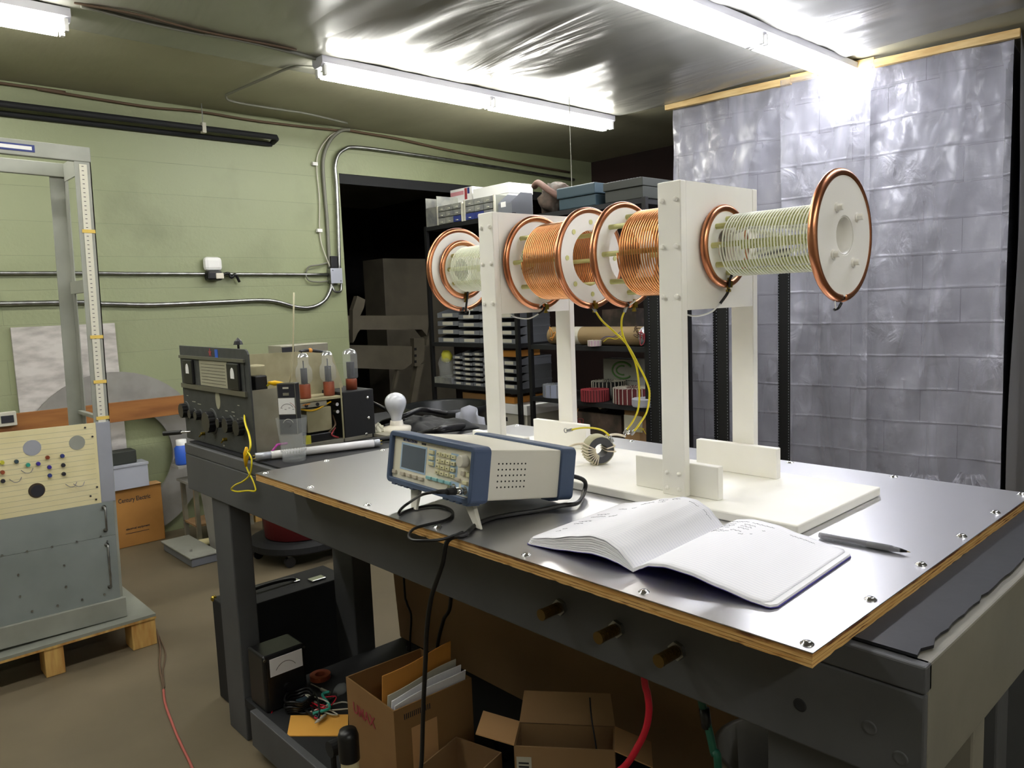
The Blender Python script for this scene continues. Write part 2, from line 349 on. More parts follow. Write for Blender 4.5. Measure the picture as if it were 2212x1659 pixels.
struct(MB().box(.03, 2.02, 0, 3.3, 0, CZ), 'wall_block', 'bwall', loc=CL, rot=CA, local=True)
# steel lintel over the opening in the green wall
struct(MB().box(-5.06, -4.88, 2.276, 5.19, 2.43, 2.4745).box(-4.9, -4.875, 2.276, 5.19, 2.40, 2.43), 'trim_1', 'blkm')

# plastic sheet under the right half of the ceiling
random.seed(3)
def csheet(u, v):
    x = -3.75+u*6.9; y = -2.5+v*(6.3+.27*0)
    h = .016*noise.noise(Vector((x*.7, y*3.2, 1)))+.02*abs(noise.noise(Vector((x*.45+4, y*1.7, 5))))+.008*noise.noise(Vector((x*2, y*9, 2)))
    e = min(1, u*9, (1-u)*9)
    return (x, y, CZ-.008-max(0, h+.006)*e)
cs = MB().grid(csheet, 60, 150).build('ceiling_sheet', 'cfilm', smooth=True)
tag(cs, 'wrinkled shiny plastic sheet stapled under the ceiling', 'plastic sheet')

# ---- hanging film over the block wall: three lengths
def film_piece(s0, s1, z0, z1, d0, seed, lab, nu=110, nv=150, flare=0):
    def fn(u, v):
        s = s0+(s1-s0)*u; z = z0+(z1-z0)*v
        g = 1-v
        d = d0 + .03*sin(s*9+seed+1.2*sin(z*1.3))*(.4+g*.5) + .03*noise.noise(Vector((s*2.2, z*.9, seed))) + .022*abs(noise.noise(Vector((s*4.5-z*1.6, z*.5+s, seed+20)))) + .02*abs(noise.noise(Vector((s*5+z*1.2, z*.6, seed+31)))) + .008*noise.noise(Vector((s*14, z*5, seed+3)))
        d += .02*noise.noise(Vector((s*6-z*2.5, z*1.2, seed+8)))
        d = min(d, -.008)
        p = cw(s, d, z); return p
    o = MB().grid(fn, nu, nv).build('plastic_curtain', 'film', loc=cw((s0+s1)/2, d0, z0), smooth=True)
    return tag(o, lab, 'curtain', 'plastic curtains over the block wall')
film_piece(0, .86, .02, CZ-.03, -.05, 1, 'translucent plastic curtain, narrow left length beside the dark corner')
film_piece(.80, 1.34, .02, CZ-.03, -.085, 4, 'translucent plastic curtain, middle length below the end of the cool bright light')
film_piece(1.30, 2.06, .02, CZ-.03, -.06, 9, 'translucent plastic curtain, right length with wrinkled bright patches')
def side(u, v):
    d = -.03+3.0*(1-u); z = .02+(CZ-.05)*v
    s = 2.085+.02*noise.noise(Vector((d*3, z*.8, 2)))+.012*sin(d*7+z)
    return cw(s, d, z)
tag(MB().grid(side, 60, 60).build('plastic_curtain', 'film2', loc=cw(2.05, 1, .02), smooth=True), 'grey plastic curtain on the shaded side face at the right edge', 'curtain', 'plastic curtains over the block wall')
# crumpled gathered foot of the curtain
for px, py, w_, lab in ((2005, 1040, .3, 'gathered bunch of shiny plastic film low on the curtain, left of two'), (2105, 1040, .26, 'gathered bunch of shiny plastic film low on the curtain by its right corner')):
    c = ony(px, py, 4.0)
    def fn(u, v, c=c, w_=w_):
        a = (u-.5)*2; zz = v*.22
        k = w_*.5*(.45+1.1*(1-v))
        return (c.x+a*k, c.y-.05-.05*cos(a*1.4)-.022*sin(a*17+v*5)*(1-.5*v)-.02*noise.noise(Vector((a*4, v*5, px))), c.z-.16+zz)
    tag(MB().grid(fn, 60, 14).build('film_bunch', 'film', loc=c-Vector((0, 0, .16)), smooth=True), lab, 'plastic film', 'bunched film at the curtain foot')
# timber battens holding the film at the ceiling
def batten(s0, s1, z, lab, d=-.07):
    o = MB().box(0, s1-s0, -.02, .02, -.022, .022).build('batten', 'pine2', loc=cw(s0, d, z), rot=CA, local=True, bevel=.002)
    return tag(o, lab, 'batten', 'battens along the top of the curtain')
batten(-.03, .86, CZ-.04, 'thin pale timber batten over the left curtain')
batten(.86, 1.36, CZ-.03, 'thin timber batten behind the end of the cool ceiling light')
batten(1.36, 2.09, CZ-.045, 'thin pale timber batten over the right curtain')
o = MB().box(0, 3.0, -.02, .02, -.025, .025).build('batten', 'pine2', loc=cw(2.15, -.06, CZ-.045), rot=CA+PI/2, local=True)
tag(o, 'short visible timber batten turning away at the top right corner', 'batten', 'battens along the top of the curtain')

# ---- fluorescent fixtures (run along Y)
def fixture(x, y0, lab, glow, L=2.44):
    t = thing('ceiling_light', lab, 'ceiling light', (x, y0, CZ-.02), 0, 'fluorescent ceiling lights')
    z = CZ-.02
    MB().prism([(-.055, 0), (.055, 0), (.055, -.035), (.03, -.055), (-.03, -.055), (-.055, -.035)], 0, L, Matrix(((1, 0, 0, x), (0, 0, 1, y0), (0, 1, 0, z), (0, 0, 0, 1)))).build('housing', 'fix', t)
    for h in (0, 1):
        for s in (-1, 1):
            a = y0+h*L/2+.02; b = y0+(h+1)*L/2-.02
            MB().cyl((x+s*.036, a+.02, z-.082), (x+s*.036, b-.02, z-.082), .019, n=12).build('tube', glow, t, smooth=False)
            for yy in (a, b):
                MB().box(x+s*.036-.014, x+s*.036+.014, yy-.008, yy+.008, z-.098, z-.045).build('lamp_holder', 'white', t)
    return t
fixture(-3.43, 1.335, 'twin tube fluorescent light with warm glow, middle of the ceiling', 'tubeL')
fixture(-1.715, 1.72, 'twin tube fluorescent light with cool glow, ending at the plastic curtain', 'tubeR', 2.36)
fixture(-3.50, -2.3, 'twin tube fluorescent light cut off at the top left corner', 'tubeL', 2.45)
fixture(-1.715, -1.75, 'added unseen twin tube light above and behind the viewer, brightening the bench front', 'tubeL', 2.44)  # lamp added out of view to lift the dark near side
fixture(.1, .95, 'added unseen twin tube light beyond the right border, brightening the bench end', 'tubeR', 2.44)  # added lamp out of view, brightens bench end and curtain side
fixture(1.9, -2.0, 'added unseen twin tube fill light behind the viewer', 'tubeL', 2.44)  # added fill lamp, never in view

# ---- cables and pipes on the ceiling and green wall
WX = -4.87
def wcable(name, pts, r, m, lab, cat='cable', group=None, n=6, k=6):
    P = spline(pts, k); return tag(MB().tube(P, r, n).build(name, m, loc=P[0], smooth=True), lab, cat, group)
g = 'cables on the ceiling and green wall'
cz = CZ-.02
wcable('ceiling_cable', [onz(175, 12, cz), onz(300, 45, cz), onz(430, 72, cz), onz(455, 75, cz), onz(560, 95, cz), onz(690, 128, cz)], .011, 'gey', 'grey cable on the ceiling joining the left light to the middle light', group=g)
wcable('ceiling_cable', [onz(160, 6, cz), onz(300, 32, cz), onz(430, 66, cz), onz(560, 92, cz), onz(640, 108, cz)], .006, 'brownc', 'thin brown cable sagging beside the thicker ceiling cable', group=g)
wcable('ceiling_cable', [onz(680, 146, cz), onz(630, 146, cz), onz(570, 170, cz), onz(500, 200, cz), onz(488, 208, cz), onz(505, 220, cz), onz(600, 236, cz), onz(660, 245, cz), onz(750, 266, cz)], .008, 'gey', 'looping cable from the middle light back toward the wall', group=g)
wcable('wall_cable', [Vector((WX+.02, -4, onx(-10, 178, WX+.02).z)), onx(-10, 178, WX+.02), onx(80, 192, WX+.02), onx(200, 212, WX+.02), onx(330, 232, WX+.02), onx(430, 241, WX+.02), onx(560, 262, WX+.02), onx(740, 283, WX+.02)], .009, 'brownc', 'dark cable stapled along the top of the green wall', group=g)
wcable('wall_cable', [onx(755, 280, WX+.04), onx(735, 283, WX+.03), onx(712, 305, WX+.02), onx(698, 345, WX+.02), onx(700, 400, WX+.02), onx(706, 470, WX+.02), onx(710, 540, WX+.02), onx(712, 578, WX+.02)], .013, 'gey', 'grey cable curving down the green wall to the junction box', group=g)
wcable('wall_cable', [onx(745, 280, WX+.03), onx(715, 292, WX+.02), onx(690, 325, WX+.015), onx(684, 360, WX+.015), onx(690, 430, WX+.015), onx(690, 490, WX+.015), onx(695, 530, WX+.015), onx(712, 575, WX+.03)], .005, 'lab', 'thin pale cable clipped down the wall left of the grey one', group=g)
wcable('wall_cable', [onx(745, 280, WX+.03), onx(790, 288, WX+.02), onx(860, 300, WX+.02), onx(940, 318, WX+.02), onx(1060, 342, WX+.02), onx(1230, 372, WX+.02)], .011, 'brownc', 'cable running right along the wall top above the opening', group=g)
for u, v, lab in ((680, 354, 'small white cable clip, upper one'), (690, 498, 'small white cable clip, lower one')):
    c = onx(u, v, WX+.02); tag(B(c.x-.015, c.x+.01, c.y-.02, c.y+.02, c.z-.012, c.z+.012).build('cable_clip', 'white', loc=c), lab+' on the pale cable', 'clip', 'white cable clips')
g2 = 'metal conduits on the green wall'
pts = [onx(733, 590, WX+.03), onx(731, 500, WX+.03), onx(727, 400, WX+.03), onx(724, 360, WX+.03), onx(730, 335, WX+.03), onx(745, 322, WX+.03), onx(765, 318, WX+.03), onx(830, 325, WX+.03), onx(1000, 350, WX+.03), onx(1240, 388, WX+.03)]
wcable('conduit', pts, .014, 'zinc', 'steel conduit rising beside the opening and bending along its top', 'conduit', g2, 8)
wcable('conduit', [Vector((WX+.02, -4, onx(-10, 590, WX+.02).z)), onx(-10, 590, WX+.02), onx(300, 591, WX+.02), onx(500, 592, WX+.02), onx(708, 593, WX+.02)], .011, 'zinc', 'thin straight steel conduit ending at the junction box', 'conduit', g2, 8)
wcable('conduit', [Vector((WX+.025, -4, onx(-10, 656, WX+.025).z)), onx(-10, 656, WX+.025), onx(220, 656, WX+.025), onx(330, 658, WX+.025), onx(480, 652, WX+.025), onx(580, 649, WX+.025), onx(640, 663, WX+.025), onx(675, 663, WX+.025), onx(702, 648, WX+.025), onx(715, 622, WX+.025), onx(716, 606, WX+.025)], .014, 'zinc', 'lower steel conduit curving up into the junction box', 'conduit', g2, 8)
c = onx(723, 596, WX+.03)
t = thing('junction_box', 'square grey metal junction box beside the opening', 'junction box', (WX+.001, c.y, c.z))
B(WX+.001, WX+.06, c.y-.05, c.y+.045, c.z-.055, c.z+.055).build('box', 'zinc', t, bevel=.003)
B(WX+.06, WX+.064, c.y-.052, c.y+.047, c.z-.057, c.z+.057).build('cover_plate', 'alu', t)
for dy, dz in ((-.035, .04), (.03, -.04)): MB().cyl((WX+.064, c.y+dy, c.z+dz), (WX+.067, c.y+dy, c.z+dz), .005, n=8).build('screw', 'screw', t)
c = onx(720, 566, WX+.03)
tag(MB().box(WX+.002, WX+.05, c.y-.03, c.y+.03, c.z-.045, c.z+.045).build('power_adapter', 'blk', loc=(WX, c.y, c.z), bevel=.006), 'black plug adapter just above the junction box', 'adapter')
c = onx(728, 625, WX+.03)
wcable('cable_loop', [onx(716, 617, WX+.03), onx(724, 630, WX+.04), onx(736, 628, WX+.03), onx(737, 612, WX+.02)], .01, 'zinc', 'short hooked metal fitting under the junction box', 'fitting')
for q, lab in (([onx(706, 568, WX+.02), onx(690, 572, WX+.04), onx(668, 576, WX+.03), onx(660, 590, WX+.02)], 'upper short grey lead left of the junction box'), ([onx(660, 594, WX+.03), onx(668, 606, WX+.03), onx(690, 609, WX+.03), onx(708, 607, WX+.02)], 'lower short grey lead left of the junction box')):
    wcable('short_lead', q, .006, 'gey', lab, 'cable', 'short leads by the junction box')
# white sensor with black adapter
c = onx(460, 571, WX+.04)
t = thing('plug_in_unit', 'rounded white plug-in unit with a black adapter on the green wall', 'plug-in unit', (WX, c.y, c.z))
MB().box(WX+.005, WX+.06, c.y-.062, c.y+.062, c.z-.045, c.z+.05).build('cover', 'white', t, bevel=.025)
MB().box(WX+.005, WX+.075, c.y-.055, c.y+.05, c.z-.11, c.z-.045).build('adapter', 'blk', t, bevel=.015)
MB().box(WX+.02, WX+.08, c.y+.0, c.y+.055, c.z-.1, c.z-.06).build('plug', 'cer', t, bevel=.006)
MB().tube(spline([(WX+.05, c.y+.04, c.z-.08), (WX+.04, c.y+.1, c.z-.06), (WX+.04, c.y+.12, c.z-.09), (WX+.04, c.y+.15, c.z-.07), (WX+.03, c.y+.18, c.z-.12)]), .01, 6).build('cord', 'blkc', t, smooth=True)
# black pipe loop under the ceiling
a = onx(-40, 212, WX+.12); b = onx(600, 297, WX+.12)
t = thing('black_pipe', 'black painted pipe loop hanging along the top of the green wall', 'pipe', (WX, a.y, a.z))
z0 = b.z; y1 = b.y
MB().tube([(WX+.12, -4, z0), (WX+.12, y1-.01, z0), (WX+.1, y1, z0-.005), (WX+.03, y1-.0, z0-.02)], .019, 8).build('front_run', 'blkm', t, smooth=True)
MB().tube([(WX+.02, -4, z0-.03), (WX+.02, y1, z0-.03)], .016, 8).build('rear_run', 'blkm', t, smooth=True)
c = onx(438, 262, WX+.12); MB().box(WX+.1, WX+.14, c.y-.012, c.y+.012, z0-.03, z0+.035).build('hanger', 'lab', t)
MB().cyl((WX+.12, c.y, z0+.03), (WX+.12, c.y, CZ-.001), .003, n=6).build('hanger_rod', 'zinc', t)
# things leaning on the green wall
y0, y1 = onx(25, 707, WX+.06).y, onx(252, 707, WX+.06).y
o = MB().hexa([(WX+.015, y0, .0), (WX+.036, y0, .0), (WX+.036, y1, .0), (WX+.015, y1, .0), (WX+.005, y0, 1.41), (WX+.026, y0, 1.41), (WX+.026, y1, 1.41), (WX+.005, y1, 1.41)]).build('insulation_board', 'foam', loc=(WX+.08, y0, 0))
tag(o, 'mottled grey white board leaning on the green wall behind the rack', 'board')
pz0, pz1 = onx(400, 893, WX+.24).z, onx(400, 853, WX+.24).z
t = thing('work_shelf', 'low shelf unit with orange stained wooden upstand along the green wall', 'shelf', (WX+.3, 0, 0))
B(WX+.225, WX+.247, -1.6, 1.6, pz0, pz1).build('upstand_board', 'plank', t, bevel=.002)
B(WX+.225, WX+.26, -1.6, -1.52, 0, pz0).build('post', 'pine', t); B(WX+.225, WX+.26, 1.3, 1.38, 0, pz0).build('post', 'pine', t)
c = onx(15, 905, WX+.26); o = B(WX+.2471, WX+.275, c.y-.045, c.y+.045, c.z-.04, c.z+.04).build('socket_outlet', 'lab', t, bevel=.004)
B(WX+.275, WX+.278, c.y-.03, c.y+.03, c.z-.02, c.z+.02).build('outlet_face', 'mark', t)
# big grey ring
c = onx(258, 1005, WX+.05); ro, ri = .55, .33; n = 48
mb = MB(); vs = []
for r_ in (ro, ri):
    for i in range(n): vs.append((0, r_*cos(2*PI*i/n), r_*sin(2*PI*i/n)))
vs2 = [(x-.02, y, z) for x, y, z in vs]; fs = []
for i in range(n):
    j = (i+1) % n; fs += [(i, j, n+j, n+i), (2*n+i, 3*n+i, 3*n+j, 2*n+j), (i, 2*n+i, 2*n+j, j), (n+i, n+j, 3*n+j, 3*n+i)]
mb.add(vs+vs2, fs); X = Matrix.Translation((WX+.06, c.y, ro+.005))
mb.v = [X @ v for v in mb.v]
tag(mb.build('flat_ring', 'felt', loc=(WX+.06, c.y, 0)), 'large flat grey ring leaning on the wall behind the orange board', 'ring')
# ================= WORKBENCH =================
BT = 1.0
t = thing('workbench', 'large dark grey painted timber workbench carrying the metal sheet', 'workbench', (-1.1, .5, 0))
B(-2.36, .06, .125, .96, BT-.035, BT-.004).build('bench_top', 'bench', t, bevel=.002)
mb = MB()
E0 = [(-2.35, .118), (.075, .118)] + [(.075+.007*noise.noise(Vector((i*.7, 0, 9))), .118+.84*i/40) for i in range(1, 41)] + [(-2.35, .958)]
mb.prism(E0, BT-.004, BT); mb.build('rubber_covering', 'rubber', t)
B(-2.36, .09, .103, .125, BT-.042, BT-.006).build('front_edging', 'bench', t, bevel=.003)
B(-2.36, .09, .103, .1145, .83, BT-.043).build('front_rail', 'bench', t, bevel=.003)
B(.06, .09, .115, .96, .83, BT-.006).build('end_rail', 'bench2', t, bevel=.003)
B(-2.36, -2.33, .115, .96, .83, BT-.04).build('end_rail', 'bench', t)
B(-2.36, .06, .935, .96, .83, BT-.04).build('back_rail', 'bench', t)
for x0, x1, y0, y1 in ((-2.18, -2.035, .115, .185), (-2.19, -2.045, .56, .64), (-.14, -.0, .145, .2), (-.04, .05, .56, .62), (-.04, .05, .86, .92)):
    B(x0, x1, y0, y1, 0, .86).build('leg', 'bench', t, bevel=.004)
B(.02, .085, .31, .36, 0, .83).build('leg', 'bench2', t, bevel=.004)
SZ = .16
B(-1.935, -.145, .09, .1145, .04, SZ).build('lower_beam', 'bench', t, bevel=.003)
B(-2.03, -.145, .115, .93, SZ-.03, SZ-.005).build('lower_shelf', 'blkm', t)
def screw_head(x, y, z=T, n='screw_head', r=.0075):
    return MB().lathe([(0, .0045), (r*.5, .0043), (r*.85, .003), (r, .001), (r*1.15, .0009), (r*1.15, 0), (0, 0)], 14, Matrix.Translation((x, y, z)))
# ---- sheet-clad plywood board lying on the bench
b = thing('metal_clad_board', 'plywood board faced with a brushed metal sheet and screwed round its rim', 'board', (-.77, .47, BT))
random.seed(11)
def rough_edge(x0, x1, y0, y1, z0, z1, n=140, a=.003):
    P = []; z9 = z0*700
    for i in range(n): P.append((x0+(x1-x0)*i/n, y0+a*max(0, noise.noise(Vector((i*.6, 1, z9))))))
    for i in range(60): P.append((x1-a*max(0, noise.noise(Vector((i*.6, 2, z9)))), y0+(y1-y0)*i/60))
    P += [(x1, y1), (x0, y1)]
    return MB().prism(P, z0, z1)
for k, (za, zb, m_, am) in enumerate(((0, .0035, 'ply', .005), (.0035, .0045, 'plyd', .002), (.0045, .0085, 'ply', .003), (.0085, .0095, 'plyd', .002), (.0095, .0135, 'ply', .002), (.0135, .0145, 'plyd', .002), (.0145, .0185, 'plyd', .003))):
    rough_edge(-1.54, -.001, .001, .952, BT+za, BT+zb, a=am).build('plywood_layer', m_, b)
sh = B(-1.541, 0, 0, .953, BT+.0185, T).build('sheet', 'steel', b); plabel(sh, 'brushed metal sheet facing')
xs = [-.016, -.264, -.512, -.76, -1.012, -1.268, -1.515]; ys = [.203, .389, .575, .762]
for x in xs:
    screw_head(x, .018).build('screw', 'screw', b, smooth=True); screw_head(x, .934).build('screw', 'screw', b, smooth=True)
for y in ys:
    screw_head(-.016, y).build('screw', 'screw', b, smooth=True); screw_head(-1.524, y).build('screw', 'screw', b, smooth=True)
# brass studs on the front rail
for i, (u, v) in enumerate(((1212, 1310), (1335, 1357), (1465, 1404))):
    c = ony(u, v, .103); lab = ('leftmost', 'middle', 'rightmost, nearest the bench corner')[i]
    s = thing('brass_stud', 'tarnished brass threaded stud on the bench front, '+lab, 'stud', (c.x, .1025, c.z), 0, 'brass studs on the bench front')
    Y0 = .1025
    mb = MB().cyl((c.x, Y0, c.z), (c.x, Y0-.05, c.z), .0085, n=14)
    for k in range(14): mb.cyl((c.x, Y0-.008-k*.003, c.z), (c.x, Y0-.0095-k*.003, c.z), .0098, n=14)
    mb.build('threaded_barrel', 'brassd', s)
    MB().cyl((c.x, Y0-.0505, c.z), (c.x, Y0-.046, c.z), .0105, n=14).build('end_ring', 'brassd', s)
    MB().cyl((c.x, Y0, c.z), (c.x, Y0-.007, c.z), .015, n=6).build('nut', 'zinc', s)
# dents and paint chips on the rail
for i, (u, v) in enumerate(((1728, 1523), (1878, 1572), (1945, 1638))):
    c = ony(u, v, .103)
    mb = MB().lathe([(0, .0004), (.006, .0006), (.0085, .0012), (.0095, 0)], 16, FR((c.x, .103, c.z), (1, 0, 0), (0, -1, 0)))
    mb.build('screw_plug', ('rubber', 'bench', 'bench')[i], t, smooth=True)

# ================= COIL APPARATUS =================
A = thing('coil_apparatus', 'white plastic stand holding copper and pale wire coils with copper rings', 'coil apparatus', (-.7, .575, T))
PZ = T+.019; YC, ZC = .577, 1.5455
B(-1.25, -.222, .40, .755, T+.0005, PZ).build('base_plate', 'hdpe', A, bevel=.003)
def stand(x0, x1):
    for y0, y1 in ((.435, .454), (.704, .723)):
        B(x0, x1, y0, y1, PZ, 1.672).build('column', 'hdpe', A, bevel=.002)
        yy = (y1+.0005, y1+.0195) if y0 < .5 else (y0-.0195, y0-.0005)
        B(x0-.085, x1+.065, yy[0], yy[1], PZ, PZ+.068).build('bracket', 'hdpe', A, bevel=.002)
    for xa, xb in ((x0+.001, x0+.02), (x1-.02, x1-.001)):
        # square panel with a round opening
        n = 32; r = .052; mb = MB(); C0 = Vector((0, YC, ZC)); out = []; inn = []
        y0_, y1_, z0_, z1_ = .4545, .7035, 1.418, 1.6715
        for i in range(n):
            a = 2*PI*i/n+PI/4; dy, dz = cos(a), sin(a)
            k = min(abs(((y1_ if dy > 0 else y0_)-YC)/dy) if abs(dy) > 1e-6 else 9, abs(((z1_ if dz > 0 else z0_)-ZC)/dz) if abs(dz) > 1e-6 else 9)
            out.append((YC+dy*k, ZC+dz*k)); inn.append((YC+dy*r, ZC+dz*r))
        # exact corners
        V = [(xb, *p) for p in out]+[(xb, *p) for p in inn]+[(xa, *p) for p in out]+[(xa, *p) for p in inn]; fs = []
        for i in range(n):
            j = (i+1) % n; fs += [(i, j, n+j, n+i), (2*n+i, 3*n+i, 3*n+j, 2*n+j), (i, 2*n+i, 2*n+j, j), (n+i, n+j, 3*n+j, 3*n+i)]
        mb.add(V, fs)
        for cy, cz_ in ((y0_, z0_), (y1_, z0_), (y0_, z1_), (y1_, z1_)):
            best = sorted(out, key=lambda p: (p[0]-cy)**2+(p[1]-cz_)**2)[:2]
            mb.add([(xa, cy, cz_), (xa, *best[0]), (xa, *best[1]), (xb, cy, cz_), (xb, *best[0]), (xb, *best[1])], [(0, 1, 2), (3, 5, 4), (0, 3, 4, 1), (0, 2, 5, 3), (1, 4, 5, 2)])
        mb.build('panel', 'hdpe', A)
    for z in (1.446, 1.545, 1.636):
        for x in (x0+.011, x1-.011):
            MB().cyl((x, .4348, z), (x, .4298, z), .0052, .0046, n=10).build('nylon_bolt', 'hdpe', A, smooth=True, bevel=.001)
            MB().cyl((x, .7232, z), (x, .728, z), .0052, .0046, n=10).build('nylon_bolt', 'hdpe', A, smooth=True, bevel=.001)
    for x in (x0+.013, x1-.013):
        for z in (PZ+.015, PZ+.047): MB().cyl((x, .4348, z), (x, .4318, z), .0045, n=10).build('nylon_bolt', 'hdpe', A, smooth=True)
stand(-.535, -.48); stand(-1.09, -1.035)
def annulus(x0, x1, ro, ri, n=64):
    mb = MB(); V = []
    for x in (x0, x1):
        for r in (ro, ri): V += [(x, YC+r*cos(2*PI*i/n), ZC+r*sin(2*PI*i/n)) for i in range(n)]
    fs = []
    for i in range(n):
        j = (i+1) % n; fs += [(i, j, n+j, n+i), (2*n+i, 3*n+i, 3*n+j, 2*n+j), (i, 2*n+i, 2*n+j, j), (n+i, n+j, 3*n+j, 3*n+i)]
    return mb.add(V, fs)
def ring(x, Ro, rt_=.008, gap=True):
    R = Ro-rt_; n = 72; a0 = -PI/2+.05; a1 = a0+2*PI-.1
    P = [(x, YC+R*cos(a0+(a1-a0)*i/n), ZC+R*sin(a0+(a1-a0)*i/n)) for i in range(n+1)]
    o = MB().tube(P, rt_, 14).build('copper_ring', 'copper', A, smooth=True)
    g_ = a0-.05
    MB().tube([(x, YC+R*cos(g_+k*.02), ZC+R*sin(g_+k*.02)) for k in range(-3, 4)], rt_*.72, 10).build('gap_plug', 'blk', A, smooth=True)
    return o
def clampfit(x, Ro, dy=.012):
    z = ZC-Ro+.004
    MB().box(x-.006, x+.008, YC+dy-.006, YC+dy+.006, z-.004, z+.01).cyl((x+.002, YC+dy, z-.011), (x+.002, YC+dy, z+.016), .0035, n=8).cyl((x+.002, YC+dy, z-.013), (x+.002, YC+dy, z-.008), .0055, n=6).build('brass_clamp', 'brass', A)
def rods(x0, x1, rr, n=8, off=0):
    for k in range(n):
        a = off+2*PI*k/n; MB().cyl((x0, YC+rr*cos(a), ZC+rr*sin(a)), (x1, YC+rr*cos(a), ZC+rr*sin(a)), .0058, n=12).build('rod', 'rod', A, smooth=False)
def coil(x0, x1, R, r, turns, m, lab, seg=40, n=6):
    N = int(turns*seg); P = [(x0+(x1-x0)*i/N, YC+R*cos(2*PI*i/seg+PI), ZC+R*sin(2*PI*i/seg+PI)) for i in range(N+1)]
    return plabel(MB().tube(P, r, n).build('winding', m, A, smooth=True), lab)
# rear small coil + rings
annulus(-1.352, -1.340, .108, .035).build('end_disc', 'disc', A); ring(-1.346, .1205)
annulus(-1.3385, -1.330, .074, .034).build('end_disc', 'disc', A); ring(-1.331, .085)
coil(-1.315, -1.10, .0625, .0016, 33, 'wire_w', 'pale wire winding behind the rear stand'); rods(-1.33, -1.091, .055)
# copper coil 1
annulus(-1.034, -1.020, .108, .066).build('end_disc', 'disc', A); ring(-1.022, .1215)
coil(-.985, -.872, .0945, .0022, 17, 'wire_cu', 'bright copper winding, rear of two'); rods(-1.02, -.852, .0865)
annulus(-.852, -.838, .108, .067).build('end_disc', 'disc', A); ring(-.842, .1225)
for k in range(8):
    a = 2*PI*k/8; MB().cyl((-.8379, YC+.0865*cos(a), ZC+.0865*sin(a)), (-.8368, YC+.0865*cos(a), ZC+.0865*sin(a)), .006, n=12).build('rod_end', 'rod', A)
# copper coil 2
annulus(-.741, -.727, .108, .067).build('end_disc', 'disc', A); ring(-.733, .1225)
coil(-.68, -.565, .0945, .0022, 17, 'wire_cu', 'bright copper winding next to the front stand'); rods(-.727, -.536, .0865)
annulus(-.549, -.536, .098, .067).build('end_disc', 'disc', A)
# front small coil
annulus(-.4795, -.466, .075, .036).build('end_disc', 'disc', A); ring(-.470, .0855)
coil(-.445, -.25, .0615, .0016, 30, 'wire_w', 'pale wire winding on the nearest coil'); rods(-.466, -.236, .0545)
MB().tube([(-.44, YC-.03, ZC+.02), (-.4, YC-.03, ZC+.03), (-.25, YC-.03, ZC+.02)], .003, 6).build('inner_lead', 'white', A)
o = annulus(-.236, -.2215, .112, .036).build('end_disc', 'disc', A, bevel=.001); ring(-.228, .122, .0085)
# hollow hub seen through the end disc
mb = MB().lathe([(.0355, .0), (.0355, -.02), (.033, -.045), (.026, -.06), (.0001, -.064)], 32, FR((-.2225, YC, ZC), (0, 1, 0), (1, 0, 0)))
mb.build('hub_cup', 'disc', A, smooth=True, solid=.002)
for k in range(4):
    a = .62+PI/2*k; yy, zz = YC+.06*cos(a), ZC+.06*sin(a)
    MB().cyl((-.2215, yy, zz), (-.2185, yy, zz), .0085, n=16).build('washer', 'hdpe', A)
    MB().cyl((-.2185, yy, zz), (-.209, yy, zz), .0062, n=6).build('nylon_bolt', 'hdpe', A, bevel=.001)
clampfit(-1.331, .085, .002); clampfit(-1.018, .1215, .016); clampfit(-.838, .1225, .004); clampfit(-.729, .1225, .02); clampfit(-.468, .0855, .004)
# short sleeved leads of the apparatus
def lead(p, r, m, n='lead'): return MB().tube(spline(p, 6), r, 6).build(n, m, A, smooth=True)
lead([(-.452, YC-.005, ZC-.06), (-.458, YC-.004, ZC-.07), (-.462, YC, ZC-.085)], .0028, 'blk')
lead([(-.463, YC+.002, ZC-.088), (-.468, YC-.0, ZC-.1), (-.476, YC-.012, ZC-.118)], .003, 'blk')
lead([(-.476, YC-.012, ZC-.118), (-.487, YC-.03, ZC-.135), (-.51, YC-.05, ZC-.142), (-.535, YC-.062, ZC-.136)], .0018, 'white')
lead([(-.535, YC-.062, ZC-.136), (-.548, YC-.068, ZC-.130)], .003, 'blk')
lead([(-.226, YC-.002, ZC-.123), (-.229, YC-.008, ZC-.132), (-.232, YC-.018, ZC-.135)], .0028, 'blk')
lead([(-.228, YC-.02, ZC-.112), (-.226, YC-.028, ZC-.121), (-.229, YC-.018, ZC-.133)], .0012, 'white')
lead([(-1.316, YC, ZC-.06), (-1.322, YC+.002, ZC-.08), (-1.325, YC+.0, ZC-.10), (-1.33, YC, ZC-.125)], .003, 'blk')
lead([(-1.337, YC+.002, ZC-.108), (-1.328, YC+.012, ZC-.12), (-1.33, YC+.01, ZC-.137)], .0016, 'white')
lead([(-1.012, YC-.012, ZC-.112), (-1.004, YC-.002, ZC-.103), (-1.005, YC+.01, ZC-.106)], .0018, 'white')
lead([(-1.008, YC+.004, ZC-.115), (-1.012, YC+.0, ZC-.125), (-1.02, YC-.008, ZC-.132)], .003, 'blk')
lead([(-1.02, YC-.008, ZC-.132), (-1.035, YC-.03, ZC-.143), (-1.06, YC-.05, ZC-.139), (-1.075, YC-.058, ZC-.13)], .0018, 'white')
lead([(-.722, YC-.004, ZC-.116), (-.716, YC+.006, ZC-.108), (-.722, YC+.018, ZC-.106)], .0022, 'white')

